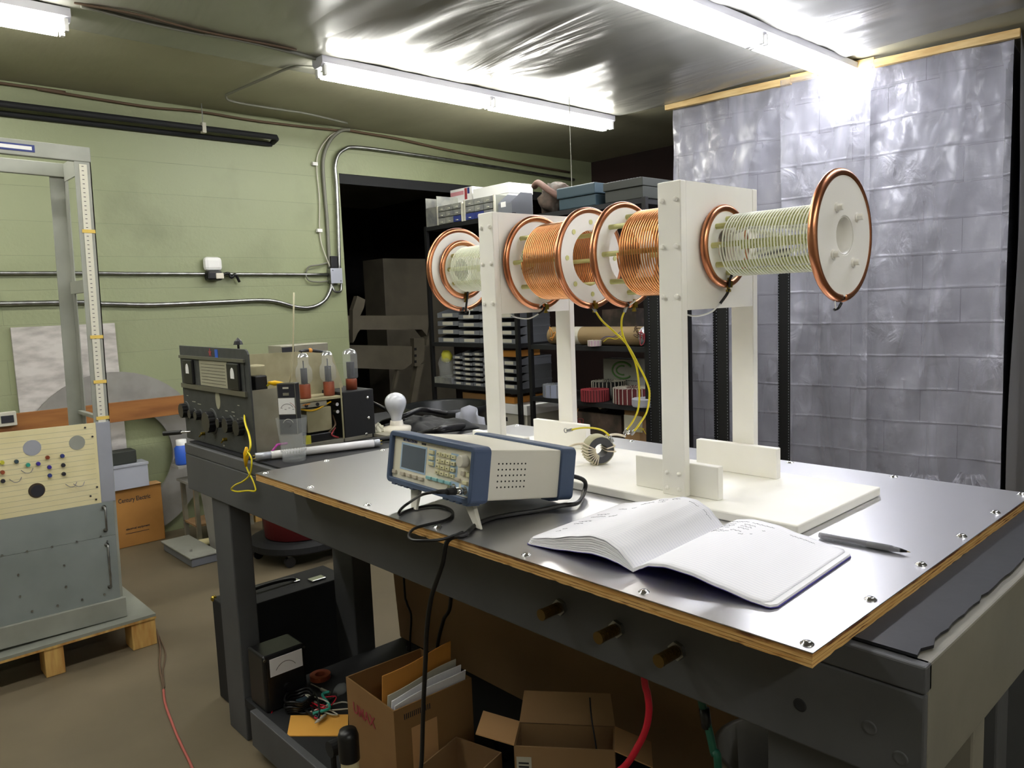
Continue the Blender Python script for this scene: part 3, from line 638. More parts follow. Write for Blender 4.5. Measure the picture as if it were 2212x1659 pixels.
# yellow leads from the copper coils to the toroid
g = 'yellow leads of the coil apparatus'
def ylead(pts, lab, r=.0024):
    P = spline(pts, 8); t = thing('yellow_lead', lab, 'wire', P[0], 0, g)
    MB().tube(P, r, 8).build('wire', 'yel', t, smooth=True)
    for a, b_ in ((P[0], P[1]), (P[-1], P[-2])):
        d = (b_-a).normalized(); MB().cyl(a-d*.004, a+d*.013, .0042, n=10).build('crimp_lug', 'zinc', t, smooth=True)
    return t
Yw = .56
q1 = [(1281, 664), (1300, 692), (1325, 715), (1355, 745), (1380, 790), (1397, 825), (1403, 852), (1397, 890), (1380, 918), (1366, 936)]
q2 = [(1353, 664), (1343, 690), (1345, 722), (1358, 752), (1373, 785), (1380, 830), (1380, 875), (1370, 905), (1350, 934)]
def along(q, ya, yb, xk=None): return [ony(u, v, ya+(yb-ya)*i/(len(q)-1)) for i, (u, v) in enumerate(q)]
ylead(along(q1, .577, .66), 'yellow lead from the middle copper ring arcing furthest right')
ylead(along(q2, .577, .66), 'yellow lead from the second copper ring, inner curve of the pair')
# toroid on the base plate
tc_ = onz(1282, 1000, PZ); tx, ty = tc_.x+.0, .575
tx = onz(1283, 1004, PZ).x
ax = Vector((.86, -.5, 0)).normalized(); R_, r_, hw = .036, .0165, .021
tz = PZ+R_+.001
t = thing('toroid_transformer', 'tape wrapped dark toroid core wound with beige braided wire on the white base', 'toroid', (tx, ty, PZ))
Xf = FR((tx, ty, tz), (0, 0, 1), ax)
pr = [(r_, -hw), (R_-.003, -hw), (R_, -hw+.003), (R_, hw-.003), (R_-.003, hw), (r_, hw), (r_, -hw)]
MB().lathe(pr[1:5], 40, Xf).build('tape_wrap', 'tor', t, smooth=True)
MB().lathe([(r_, hw-.001), (R_-.0035, hw+.0006)], 40, Xf).lathe([(r_, -hw+.001), (R_-.0035, -hw-.0006)], 40, Xf).lathe([(r_, -hw), (r_, hw)], 40, Xf).build('core', 'ferr', t)
def turn(a, w_=0, r=.0017):
    pts = []
    for (rr, zz) in ((r_-.002, -hw), (r_-.002, hw), (r_, hw+.003), (R_, hw+.003), (R_+.0022, hw), (R_+.0022, -hw), (R_, -hw-.003), (r_, -hw-.003)):
        aa = a+w_*(1 if rr > r_+.001 else 0); pts.append(Xf @ Vector((rr*cos(aa), rr*sin(aa), zz)))
    return MB().tube(pts, r, 6, closed=True)
side_sign = 1
for k in range(9):
    a = PI*.5-.25+k*.17
    turn(a, .1*(k-4)*.35).build('wire_turn', 'braid', t, smooth=True)
for a in (-PI/2-.15, -PI/2+.25): turn(a).build('wire_turn', 'braid', t, smooth=True)
top = Xf @ Vector((R_*.9, -R_*.5, hw*.3))
j = ony(1350, 942, .66)
MB().tube(spline([top, (top+j)/2+Vector((0, 0, .004)), j], 6), .003, 8).build('twisted_lead', 'braid', t, smooth=True)
MB().ball(ony(1357, 934, .66), .006, 8).ball(ony(1349, 941, .66), .005, 8).build('solder_joint', 'screw', t, smooth=True)
le = Xf @ Vector((R_*.4, R_*.95, -hw*.3)); 
MB().tube(spline([le, le+Vector((-.02, -.012, -.002)), le+Vector((-.04, -.022, -.012))], 5), .0028, 8).build('twisted_lead', 'braid', t, smooth=True)
q3 = [(1228, 930), (1245, 926), (1262, 924), (1283, 925), (1302, 930), (1315, 940), (1322, 952)]
t = ylead([ony(u, v, ty-.01) for u, v in q3], 'short yellow lead rising from the toroid to a free ring lug')
c = ony(1222, 930, ty-.01)
MB().tube([c+Vector((.0055*cos(a*PI/6), 0, .0055*sin(a*PI/6))) for a in range(12)], .0014, 6, closed=True).build('ring_lug', 'zinc', t, smooth=True)
# ================= FUNCTION GENERATOR =================
gx, gy, gz, gyaw, gt, GW, GD, GH = -.826, .310, 1.028, -.052, .158, .309, .261, .111
G = thing('function_generator', 'grey bench instrument with blue grey bezels, screen and keypad, tilted on its feet', 'function generator', (gx, gy, gz+.001), 0, None, (-gt, 0, gyaw))
GM = W[G.name]
def rr_loop(x0, x1, z0, z1, r, n=5):
    P = []
    for cx, cz_, a0 in ((x1-r, z1-r, 0), (x0+r, z1-r, PI/2), (x0+r, z0+r, PI), (x1-r, z0+r, 1.5*PI)):
        for i in range(n+1): a = a0+PI/2*i/n; P.append((cx+r*cos(a), cz_+r*sin(a)))
    return P
def frame(x0, x1, z0, z1, r, t_, ya, yb, ri=None):
    o_ = rr_loop(x0, x1, z0, z1, r); i_ = rr_loop(x0+t_, x1-t_, z0+t_, z1-t_, ri or max(.003, r-t_)); n = len(o_)
    V = [(x, ya, z) for x, z in o_]+[(x, ya, z) for x, z in i_]+[(x, yb, z) for x, z in o_]+[(x, yb, z) for x, z in i_]; fs = []
    for i in range(n):
        j = (i+1) % n; fs += [(i, j, n+j, n+i), (2*n+i, 3*n+i, 3*n+j, 2*n+j), (i, 2*n+i, 2*n+j, j), (n+i, n+j, 3*n+j, 3*n+i)]
    return MB().add(V, fs)
hw_ = GW/2
def gb(name, mb, m, **k): return mb.build(name, m, G, local=True, **k)
gb('body', MB().box(-hw_+.006, hw_-.006, -GD+.012, -.012, .006, GH-.006), 'gbody', bevel=.003)
gb('front_bezel', frame(-hw_, hw_, 0, GH, .012, .011, -GD-.004, -GD+.038), 'bluer', bevel=.002)
gb('rear_bezel', frame(-hw_, hw_, 0, GH, .012, .010, -.036, .004), 'bluer', bevel=.002)
gb('bezel_foot', MB().box(hw_-.045, hw_-.018, .002, .022, GH-.045, GH-.008), 'bluer', bevel=.003)
gb('bezel_foot', MB().box(hw_-.045, hw_-.018, .002, .022, .004, .03), 'bluer', bevel=.003)
gb('back_panel', MB().box(-hw_+.009, hw_-.009, -.014, -.006, .009, GH-.009), 'mark')
for i in range(4): gb('rubber_foot_pad', MB().box(-hw_+.02+i*.024, -hw_+.035+i*.024, -GD-.002, -GD+.03, -.004, .0005), 'bluer', bevel=.0015)
for i in range(4): gb('rubber_foot_pad', MB().box(hw_-.095+i*.022, hw_-.08+i*.022, -GD-.002, -GD+.03, -.004, .0005), 'bluer', bevel=.0015)
for s in (-1, 1): gb('rear_foot', MB().box(s*.105-.014, s*.105+.014, -.03, -.002, -.007, .0005), 'bluer', bevel=.002)
fx0, fx1, fz0, fz1 = -hw_+.011, hw_-.011, .011, GH-.011
FY = -GD+.004
gb('front_panel', MB().box(fx0, fx1, FY, FY+.004, fz0, fz1), 'gface')
def fp(u, v): return fx0+(fx1-fx0)*u, fz1-(fz1-fz0)*v
def plate(name, u0, u1, v0, v1, m, h=.001, bev=0):
    x0, z1 = fp(u0, v0); x1, z0 = fp(u1, v1); return gb(name, MB().box(x0, x1, FY-h, FY-.0001, z0, z1), m, bevel=bev)
plate('screen_surround', .105, .445, .12, .76, 'lblue', .0008); plate('screen', .125, .43, .165, .71, 'screen', .0016)
for u0, v0, v1 in ((.475, .13, .52), (.745, .12, .66)): plate('key_backing', u0, u0+.085, v0, v1, 'lblue', .0006)
plate('connector_backing', .76, .86, .73, .97, 'lblue', .0006); plate('connector_backing', .885, .985, .75, .97, 'lblue', .0006)
def key(u, v, m='key', w_=.028, h=.038, n='key'):
    return plate(n, u-w_, u+w_, v-h, v+h, m, .0045, .0008)
for i in range(4): key(.155+i*.083, .86, 'keyg')
key(.04, .86, 'keyg', .024, .045, 'power_button')
for v in (.2, .33, .46): key(.515, v, 'key', .03, .042)
for j, v in enumerate((.2, .345, .48, .615)):
    for u in (.605, .665, .725, .785):
        k = key(u, v, 'key', .023, .042)
        x, z = fp(u, v); k2 = gb('key_legend', MB().box(x-.0022, x+.0022, FY-.0048, FY-.00455, z-.0008, z+.0008), 'mark')
key(.85, .655, 'keyg', .025, .035)
for i in range(4): key(.505+i*.078, .79, 'cyan', .031, .035)
key(.905, .50, 'keyg', .02, .05); key(.965, .50, 'key', .02, .05); key(.935, .69, 'key', .024, .035)
x, z = fp(.915, .235)
kn = gb('tuning_knob', MB().cyl((x, FY, z), (x, FY-.016, z), .0125, .0115, n=28), 'gbody', bevel=.0015, smooth=False)
x, z = fp(.81, .86); gb('output_socket', MB().cyl((x, FY, z), (x, FY-.014, z), .0048, n=16).cyl((x, FY, z), (x, FY-.002, z), .0078, n=16), 'screw')
x, z = fp(.935, .86); bx, bz_ = x, z
gb('output_socket', MB().cyl((x, FY, z), (x, FY-.008, z), .0055, n=16).cyl((x, FY, z), (x, FY-.002, z), .008, n=16), 'screw')
def gtext(s, size, u, v, m, name='lettering'):
    x, z = fp(u, v); return text(s, size, GM @ FR((x, FY-.0006, z), (1, 0, 0), (0, -1, 0)), m, G, name)
gtext('BK PRECISION', .0085, .215, .055, 'navy')
x, z = fp(.4, .06)
gb('small_print', MB().box(x-.008, x+.008, FY-.0006, FY-.0001, z-.002, z+.002), 'mark')
mb = MB(); x, z = fp(.44, .065)
for i in range(22):
    w_ = .0016+.0006*((i*7) % 3); mb.box(x+i*.0032, x+i*.0032+w_, FY-.0005, FY-.0001, z-.0011, z+.0011)
gb('small_print', mb, 'keyg')
# vent holes on the right side
mb = MB(); sx = hw_-.006
for j in range(6-1):
    for i in range(8):
        yy = -GD+.062+i*.0098; zz = .078-j*.0115
        mb.cyl((sx-.0002, yy, zz), (sx+.0004, yy, zz), .0018, n=10)
gb('vent_holes', mb, 'black')
# swing-out front feet (reach the sheet)
GI = GM.inverted()
for fxw, fyw, lx in ((-.687, .057, .085), (-.897, .058, -.10)):
    a = Vector((lx, -GD+.035, .003)); f = GI @ Vector((fxw, fyw, T+.003))
    a1 = a+Vector((0, .012, 0)); wd = Vector((.012, 0, 0)); f1 = f+Vector((0, .006, .0))
    P = [f-wd*.8, f+wd*.8, f1+wd*.8, f1-wd*.8, a-wd*1.4, a+wd*1.4, a1+wd*1.4, a1-wd*1.4]
    gb('tilt_foot', MB().hexa(P), 'gbody', bevel=.001)

# coax lead plugged in the output: own thing
p0 = GM @ Vector((bx, FY-.006, bz_)); nrm = (GM.to_3x3() @ Vector((0, -1, 0))).normalized()
K = thing('coaxial_lead', 'black coaxial lead with booted plug looping below the instrument keypad', 'cable', p0)
MB().cyl(p0, p0+nrm*.016, .0072, n=18).cyl(p0+nrm*.016, p0+nrm*.02, .0062, n=18).build('plug', 'screw', K, smooth=True)
p1 = p0+nrm*.018
MB().cyl(p1, p1+nrm*.018, .0072, .0068, n=14).cyl(p1+nrm*.018, p1+nrm*.042, .0048, .0042, n=14).build('boot', 'blkm', K, smooth=True)
p2 = p1+nrm*.04
zz = T+.0035
pts = [p2, p2+nrm*.03+Vector((-.003, 0, -.004)), ony(885, 1085, .04)+Vector((0, 0, 0)), onz(866, 1100, T+.02), onz(862, 1112, zz+.002), onz(880, 1103, zz), onz(905, 1096, zz), onz(945, 1092, zz), onz(972, 1100, zz), onz(978, 1112, zz), onz(962, 1124, zz), onz(925, 1133, zz), onz(895, 1142, zz), onz(883, 1157, zz), onz(892, 1167, zz), onz(925, 1168, zz), onz(960, 1164, zz), onz(1000, 1150, zz+.003)]
MB().tube(spline(pts, 8), .0029, 8).build('cord', 'blkc', K, smooth=True)
# loop end with small plug
MB().cyl(onz(946, 1141, zz), onz(950, 1137, zz), .004, n=10).build('loose_ferrule', 'screw', K)

# mains cord of the instrument, hanging over the bench edge
pc = thing('mains_cable', 'thick black power cord running from behind the instrument over the bench edge', 'cable', onz(1234, 1085, T))
r5 = .0048; z5 = T+r5
r0 = GM @ Vector((.10, .004, .05))
pts = [r0, r0+Vector((.03, .05, -.02)), onz(1262, 1062, z5+.006)+Vector((0,0,0)), onz(1248, 1086, z5+.006), onz(1215, 1092, z5+.004), onz(1160, 1103, z5), onz(1100, 1112, z5), onz(1060, 1120, z5), onz(1030, 1133, z5), onz(1010, 1150, z5), onz(1000, 1163, z5)]
e0 = onz(990, 1165, z5); 
pts = pts[:-1]+[Vector((-.672, .012, z5)), Vector((-.69, -.012, T-.004)), ony(955, 1220, -.018), ony(932, 1290, -.015), ony(922, 1360, -.01), ony(919, 1430, -.0), ony(914, 1540, .02), ony(911, 1640, .04), ony(905, 1730, .05)]
pts += [Vector((pts[-1].x+.01, .045, .12)), Vector((pts[-1].x+.03, .03, .008)), Vector((pts[-1].x+.12, -.02, .006))]
MB().tube(spline(pts, 8), r5, 8).build('cord', 'blkc', pc, smooth=True)

# ================= NOTEBOOK =================
NB = thing('notebook', 'open ruled notebook with purple cover and pencilled notes lying on the metal sheet', 'notebook', (-.325, .070, T), math.radians(3))
def interp(t_, x):
    for (a, b_), (c, d) in zip(t_, t_[1:]):
        if x <= c: k = (x-a)/(c-a); k = k*k*(3-2*k)*.5+k*.5; return b_+(d-b_)*k
    return t_[-1][1]
LT = [(0, .007), (.012, .018), (.03, .033), (.055, .0425), (.08, .044), (.12, .036), (.17, .023), (.215, .0145), (.236, .011)]
LB = [(0, .0012), (.012, .0045), (.03, .009), (.055, .0125), (.08, .0135), (.12, .009), (.17, .0035), (.215, .0012), (.236, .0008)]
RT = [(0, .007), (.012, .014), (.03, .0225), (.06, .027), (.1, .025), (.15, .0165), (.2, .0085), (.232, .0062)]
RB = [(0, .0012), (.012, .008), (.03, .017), (.06, .0215), (.1, .0195), (.15, .011), (.2, .0030), (.232, .0008)]
NL = .282
def rough_(y): return 1+.12*(y/NL)
def slab(sd, top, bot, inset=0, y0=0, y1=NL, wd=.232, cr=.012):
    nu, nv = 40, 20; V = []; F_ = []
    def pos(i, j, tb):
        x = wd*i/nu; y = y0+(y1-y0)*j/nv
        c0 = max(0, x-(wd-cr)); 
        lim = cr-math.sqrt(max(0, cr*cr-c0*c0))
        y = min(max(y, y0+lim), y1-lim)
        z = interp(top if tb else bot, x)*(rough_(y) if True else 1)
        return (sd*x, y, z)
    for tb in (1, 0):
        for j in range(nv+1):
            for i in range(nu+1): V.append(pos(i, j, tb))
    o_ = (nu+1)*(nv+1); id_ = lambda i, j, k: k*o_+j*(nu+1)+i
    for j in range(nv):
        for i in range(nu):
            F_.append((id_(i, j, 0), id_(i+1, j, 0), id_(i+1, j+1, 0), id_(i, j+1, 0))); F_.append((id_(i, j, 1), id_(i, j+1, 1), id_(i+1, j+1, 1), id_(i+1, j, 1)))
    for i in range(nu):
        F_.append((id_(i, 0, 0), id_(i, 0, 1), id_(i+1, 0, 1), id_(i+1, 0, 0))); F_.append((id_(i, nv, 0), id_(i+1, nv, 0), id_(i+1, nv, 1), id_(i, nv, 1)))
    for j in range(nv): F_.append((id_(nu, j, 0), id_(nu, j, 1), id_(nu, j+1, 1), id_(nu, j+1, 0))); F_.append((id_(0, j, 0), id_(0, j+1, 0), id_(0, j+1, 1), id_(0, j, 1)))
    return MB().add(V, F_)
def off(t_, d): return [(a, b_+d*(min(1, a/.02+.2))) for a, b_ in t_]
def mix(a, b_, k): return [(p[0], p[1]*(1-k)+q[1]*k) for p, q in zip(a, b_)]
slab(-1, off(LB, .0009), LB, wd=.234).build('cover', 'cover', NB, local=True)
slab(1, off(RB, .0009), RB, wd=.232).build('cover', 'cover', NB, local=True)
# page block left: visible leaves as fanned layers
for k in range(7):
    a_, b_ = k/7, (k+.72)/7
    slab(-1, mix(off(LB, .0012), off(LT, -.0015), b_), mix(off(LB, .0011), off(LT, -.0015), a_), wd=.2325-.0012*k-.0015*(k % 2), y0=.0008*(k % 2)).build('page_block', 'paper', NB, local=True)
slab(-1, LT, off(LT, -.0004), wd=.222).build('top_page', 'ruled', NB, local=True, smooth=True)
slab(1, off(RT, -.0006), off(RB, .0011), wd=.2305).build('page_block', 'paper', NB, local=True)
slab(1, RT, off(RT, -.0004), wd=.222).build('top_page', 'ruled', NB, local=True, smooth=True)
random.seed(21)
def scribble(sd, x0, y0, L, h=.0032, amp=1):
    T_ = LT if sd < 0 else RT; P = []; n = int(L/.0009); ph = random.random()*6
    for i in range(n):
        x = x0+L*i/n+.0008*sin(i*1.9+ph); y = y0+h*(.5*sin(i*1.25+ph)+.35*sin(i*.61+ph*2))*amp
        P.append((x, y, interp(T_, abs(x))*rough_(y)+.0003))
    return MB().tube(P, .00022, 4)
def note(sd, lines):
    for y, segs in lines:
        mb = MB()
        for a, L in segs:
            q = scribble(sd, a, y, L); mb.add(q.v, q.f)
        mb.build('handwriting', 'ink', NB, local=True)
note(1, [(.262, [(.028, .034), (.068, .04), (.135, .042)]), (.247, [(.02, .025), (.06, .022)]), (.236, [(.02, .027), (.06, .02), (.098, .006)]), (.225, [(.021, .022), (.059, .021)]), (.208, [(.02, .022), (.055, .02), (.09, .004)]), (.198, [(.022, .035), (.075, .008)])])
note(-1, [(.263, [(-.125, .02), (-.095, .018), (-.06, .02), (-.03, .018)]), (.248, [(-.155, .03), (-.115, .015)]), (.215, [(-.185, .02), (-.155, .012)]), (.175, [(-.205, .028)]), (.155, [(-.205, .035), (-.165, .02)]), (.12, [(-.205, .03)]), (.105, [(-.205, .022)]), (.065, [(-.2, .012)]), (.05, [(-.2, .01)])])

# ---- pen
a = onz(1772, 1156, T+.0055); b_ = onz(1968, 1193, T+.0055)
d = (b_-a).normalized(); L = .148; s0 = b_-d*L
pn = thing('pen', 'clear ballpoint pen with black tip lying beside the notebook', 'pen', s0)
MB().tube([s0, s0+d*.004, s0+d*.118, s0+d*.133], .0052, 14, rr=[.0044, .0052, .0052, .0034]).build('barrel', mat('smoky_barrel', '7a7a80', .2, alpha=.8), pn, smooth=True)
MB().cyl(s0+d*.01, s0+d*.128, .0018, n=8).build('ink_refill', 'mark', pn)
MB().tube([s0+d*.08, s0+d*.081, s0+d*.115, s0+d*.116], .005, 12, rr=[.0050, .00545, .00545, .005]).build('grip', mat('grip_grey', '6f7074', .4, alpha=.85), pn, smooth=True)
MB().cyl(s0+d*.132, s0+d*.142, .0036, .0016, n=12).build('tip', 'blk', pn); MB().cyl(s0+d*.142, s0+d*.147, .001, .0005, n=8).build('point', 'brass', pn)

# ================= RADIO RECEIVER =================
RY = .136; RX0, RX1 = -2.425, -1.845
R = thing('radio_receiver', 'old open radio chassis with crackle grey panel, knobs, meters and glass valves', 'radio', (-2.13, .3, BT))
RB_ = BT+.001
pan = [(RX0, 0), (RX1, 0), (RX1, .318), (RX1-.008, .329), (RX1-.02, .334), (RX0, .337)]
MB().prism(pan, 0, .006, Matrix(((1, 0, 0, 0), (0, 0, 1, RY), (0, 1, 0, RB_), (0, 0, 0, 1)))).build('front_panel', 'rad', R, bevel=.0015)
def rz(z): return z
def rb(name, x0, x1, z0, z1, m, y0=-.003, y1=.001, bevel=0): return B(x0, x1, RY+y0, RY+y1, z0, z1).build(name, m, R, bevel=bevel)
rb('trim_strip', RX0+.008, -1.865, 1.294, 1.304, 'radtrim', -.008); rb('trim_strip', RX0+.01, -1.868, 1.188, 1.204, 'radtrim', -.008)
rb('dial_recess', RX0+.012, -1.875, 1.204, 1.294, 'rad', -.0025)
rb('dial_scale', -2.235, -2.0, 1.206, 1.292, 'dial', -.004)
mb = MB()
for i in range(7): mb.box(-2.22, -2.02, RY-.0046, RY-.004, 1.216+i*.0105, 1.2168+i*.0105)
mb.build('dial_lines', 'mark', R)
for cx, lb in ((-2.33, 'left'), (-1.943, 'right')):
    m_ = rb('meter_case', cx-.047, cx+.043, 1.206, 1.29, 'blk', -.012, 0, .004)
    pts = [(-.014, -.012), (.014, -.012)]+[(.014*cos(a*PI/8), .014*sin(a*PI/8)*1.6) for a in range(9)]
    MB().prism(pts, 0, .0008, Matrix(((1, 0, 0, cx), (0, 0, -1, RY-.0122), (0, 1, 0, 1.254), (0, 0, 0, 1)))).build('meter_face', 'white', R)
# star badge and blue tab
st = []
for i in range(10): a = PI/2+i*PI/5; r = .015 if i % 2 == 0 else .007; st.append((r*cos(a), r*sin(a)))
MB().prism(st, 0, .001, Matrix(((1, 0, 0, -2.14), (0, 0, -1, RY-.0003), (0, 1, 0, 1.318), (0, 0, 0, 1)))).build('star_badge', 'red', R)
rb('blue_tab', -2.098, -2.075, 1.302, 1.33, 'blue', -.0015)
MB().lathe([(0, .002), (.02, .0015), (.021, 0)], 24, Matrix.Translation((-2.105, RY, 1.163)) @ Matrix(((.9, 0, 0, 0), (0, 0, -1, 0), (0, 1.6, 0, 0), (0, 0, 0, 1)))).build('dial_window', 'dial', R)
random.seed(5)
for cx, cz_, r, dp in ((-2.40, 1.105, .026, .03), (-2.325, 1.098, .016, .028), (-2.27, 1.098, .016, .028), (-2.165, 1.085, .036, .034), (-2.075, 1.09, .016, .028), (-2.012, 1.088, .024, .03), (-1.925, 1.088, .026, .03)):
    pts = []
    for i in range(36): a = 2*PI*i/36; q = r*(1 if i % 3 else .93); pts.append((q*cos(a), q*sin(a)))
    k = MB().prism(pts, 0, dp*.75, Matrix(((1, 0, 0, cx), (0, 0, -1, RY), (0, 1, 0, cz_), (0, 0, 0, 1)))).build('knob', 'blk', R, bevel=.001)
    MB().lathe([(r*1.25, 0), (r*1.2, .003), (r, .0035)], 30, Matrix(((1, 0, 0, cx), (0, 0, -1, RY), (0, 1, 0, cz_), (0, 0, 0, 1)))).build('knob_skirt', 'rad', R)
rb('engraved_legend', -2.39, -2.375, 1.158, 1.16, 'lab', -.0006)
for x, z, w_ in ((-2.34, 1.14, .03), (-2.29, 1.135, .03), (-2.05, 1.13, .018), (-2.0, 1.13, .022), (-1.99, 1.118, .012), (-1.96, 1.11, .018), (-1.95, 1.155, .014)): rb('engraved_legend', x, x+w_, z, z+.002, 'lab', -.0006)
MB().tube(spline([(-2.375, RY, 1.03), (-2.39, RY-.02, 1.028), (-2.42, RY-.05, 1.026)], 4), .0035, 8).build('lever', 'screw', R, smooth=True)
MB().cyl((-2.40, RY-.028, 1.028), (-2.452, RY-.07, 1.024), .008, .009, n=12).build('lever_grip', 'blk', R)
for x in (-2.25, -2.06): MB().cyl((x, RY, 1.035), (x, RY-.012, 1.035), .006, n=12).cyl((x, RY-.01, 1.035), (x+.01, RY-.022, 1.028), .0025, n=8).build('toggle_switch', 'brass', R)
MB().cyl((-2.05, RY-.012, 1.022), (-2.01, RY-.03, 1.024), .003, n=8).build('lever', 'screw', R)
# chassis behind the panel
CXx = -1.85
def cb(name, x0, x1, y0, y1, z0, z1, m, bevel=0): return B(x0, x1, y0, y1, z0, z1).build(name, m, R, bevel=bevel)
cb('chassis_base', RX0+.02, CXx, RY+.0065, .56, RB_, RB_+.012, 'chas')
cb('side_plate', CXx-.002, CXx, RY+.0065, .30, RB_+.012, 1.208, 'chas')
cb('chassis_deck', RX0+.02, CXx-.0025, RY+.0065, .454, 1.15, 1.157, 'chasd')
pl = [(.151, 1.157), (onx(741, 856, -1.99).y, 1.157)]+[(onx(u, v, -1.99).y, onx(u, v, -1.99).z) for u, v in ((741, 832), (728, 795), (717, 763), (640, 760))]+[(.151, onx(545, 764, -1.99).z)]
MB().prism(pl, -1.995, -1.99, Matrix(((0, 0, 1, 0), (1, 0, 0, 0), (0, 1, 0, 0), (0, 0, 0, 1)))).build('shield_plate', 'chasd', R)
cb('rear_post', CXx-.004, CXx, .448, .452, RB_, 1.2, 'chasd')
cb('rear_box', -2.20, CXx-.001, .455, .575, RB_, 1.168, 'blkm', .003)
for z, y in ((1.14, .56), (1.07, .56), (1.015, .548)): MB().cyl((CXx-.001, y-.012, z), (CXx+.003, y-.012, z), .005, n=10).build('screw', 'screw', R, smooth=True)
cb('coil_can', -1.96, -1.90, .157, .215, 1.208, 1.28, 'chasd', .004); cb('coil_can', -1.9, -1.86, .16, .2, 1.158, 1.25, 'blk', .004)
cb('transformer', -1.955, -1.87, .33, .42, 1.045, 1.125, 'chasd', .003)
cb('transformer', -1.95, -1.865, .32, .425, RB_+.012, 1.04, 'blk', .003)
cb('terminal_block', -1.93, -1.86, .305, .40, 1.13, 1.148, 'chas', .002)
for y in (.325, .365): MB().cyl((-1.8605, y, 1.138), (-1.8575, y, 1.138), .006, n=12).build('terminal', 'black', R)
cb('capacitor', -1.87, -1.852, .31, .33, RB_, 1.04, 'yelp')
mb = MB().cyl((-1.875, .435, 1.13), (-1.855, .435, 1.13), .006, n=10).cyl((-1.875, .435, 1.105), (-1.855, .435, 1.105), .006, n=10); mb.build('terminal', 'screw', R)
for i, (q, m_) in enumerate((([(-1.9, .40, 1.14), (-1.88, .37, 1.147), (-1.86, .33, 1.142), (-1.87, .29, 1.14)], 'envd'), ([(-1.87, .43, 1.05), (-1.86, .41, 1.03), (-1.87, .44, 1.015)], 'red'), ([(-1.88, .3, 1.13), (-1.86, .35, 1.12), (-1.87, .42, 1.14)], 'yelc'), ([(-1.9, .44, 1.09), (-1.86, .425, 1.06), (-1.87, .40, 1.035)], 'brownc'))):
    MB().tube(spline(q, 6), .003, 6).build('internal_wire', m_, R, smooth=True)
# glass valves (tubes)
def valve(y, x, straight=False):
    z = 1.157; h = .145
    MB().lathe([(0, 0), (.018, 0), (.0185, .004), (.0185, .045), (.017, .048)], 20, Matrix.Translation((x, y, z))).build('valve_base', 'tubeb', R, smooth=True)
    pr = [(.016, .046), (.026, .06), (.028, .08), (.026, .1), (.018, .112), (.018, .13), (.019, .14), (.012, .15), (0, .152)] if not straight else [(.017, .046), (.0235, .052), (.024, .12), (.0235, .135), (.018, .147), (0, .152)]
    MB().lathe(pr, 24, Matrix.Translation((x, y, z))).build('valve_glass', 'clear', R, smooth=True)
    MB().cyl((x, y, z+.05), (x, y, z+.1), .011, n=12).cyl((x, y, z+.045), (x, y, z+.125), .002, n=6).build('valve_electrodes', 'mark', R)
    MB().lathe([(.019, .138), (.0125, .1485), (0, .1505)] if not straight else [(.0225, .138), (.017, .1455), (0, .1505)], 24, Matrix.Translation((x, y, z-.0006))).build('getter_cap', 'silver', R, smooth=True)
valve(.345, -1.9); valve(.433, -1.9)
def valve3(x, y):
    zb = 1.1685
    MB().lathe([(0, 0), (.019, 0), (.019, .035), (.017, .038)], 20, Matrix.Translation((x, y, zb))).build('valve_base', 'tubeb', R, smooth=True)
    MB().lathe([(.017, .036), (.0245, .042), (.025, .115), (.024, .128), (.018, .138), (0, .142)], 24, Matrix.Translation((x, y, zb))).build('valve_glass', 'clear', R, smooth=True)
    MB().cyl((x, y, zb+.04), (x, y, zb+.095), .014, n=12).build('valve_electrodes', 'mark', R)
    MB().lathe([(.0235, .124), (.0175, .135), (0, .1405)], 24, Matrix.Translation((x, y, zb))).build('getter_cap', 'silver', R, smooth=True)
valve3(-1.9, .52)
MB().cyl((-2.06, .2, 1.322), (-2.06, .2, 1.345), .004, n=8).lathe([(.016, .345-.345), (.012, .012), (0, .024)], 14, Matrix.Translation((-2.06, .2, 1.342))).build('top_terminal', 'blk', R)
# flat grey box with dark front standing behind the chassis plate
a_, b_ = onx(607, 762, -2.1), onx(708, 740, -2.1)
cb('top_unit', -2.2, -2.1, a_.y, b_.y, 1.169, b_.z, 'chas', .002)
cb('top_unit_window', -2.0995, -2.097, a_.y+.004, a_.y+.05, b_.z-.05, b_.z-.006, 'mark')
MB().tube(spline([onx(648, 764, -1.993)+Vector((0, 0, .006)), onx(662, 757, -2.0), onx(680, 758, -2.0), onx(705, 762, -1.995)], 5), .006, 7).build('internal_wire', 'blk', R, smooth=True)
MB().ball(onx(670, 757, -2.0), .009, 8).build('capacitor', 'envd', R)

# ================= GLASS, METER, CLIP LEAD =================
gxw, gyw = -1.702, .193
gl = thing('drinking_glass', 'clear tapered plastic tumbler holding the small meter', 'glass', (gxw, gyw, BT+.001))
MB().lathe([(0, .0), (.033, .0), (.0345, .004), (.036, .03), (.046, .128), (.0465, .131), (.0448, .129), (.0345, .032), (.0325, .008), (0, .007)], 36, Matrix.Translation((gxw, gyw, BT+.001))).build('tumbler', 'clear', gl, smooth=True)
mb = MB()
for i in range(26):
    a = 2*PI*i/26; mb.cyl((gxw+.0358*cos(a), gyw+.0358*sin(a), BT+.028), (gxw+.0372*cos(a), gyw+.0372*sin(a), BT+.036), .0016, n=5)
mb.build('beaded_rim', 'clear', gl)
MM = thing('multimeter', 'small vintage black analog meter with white dial standing in the tumbler', 'multimeter', (gxw, gyw, BT+.05))
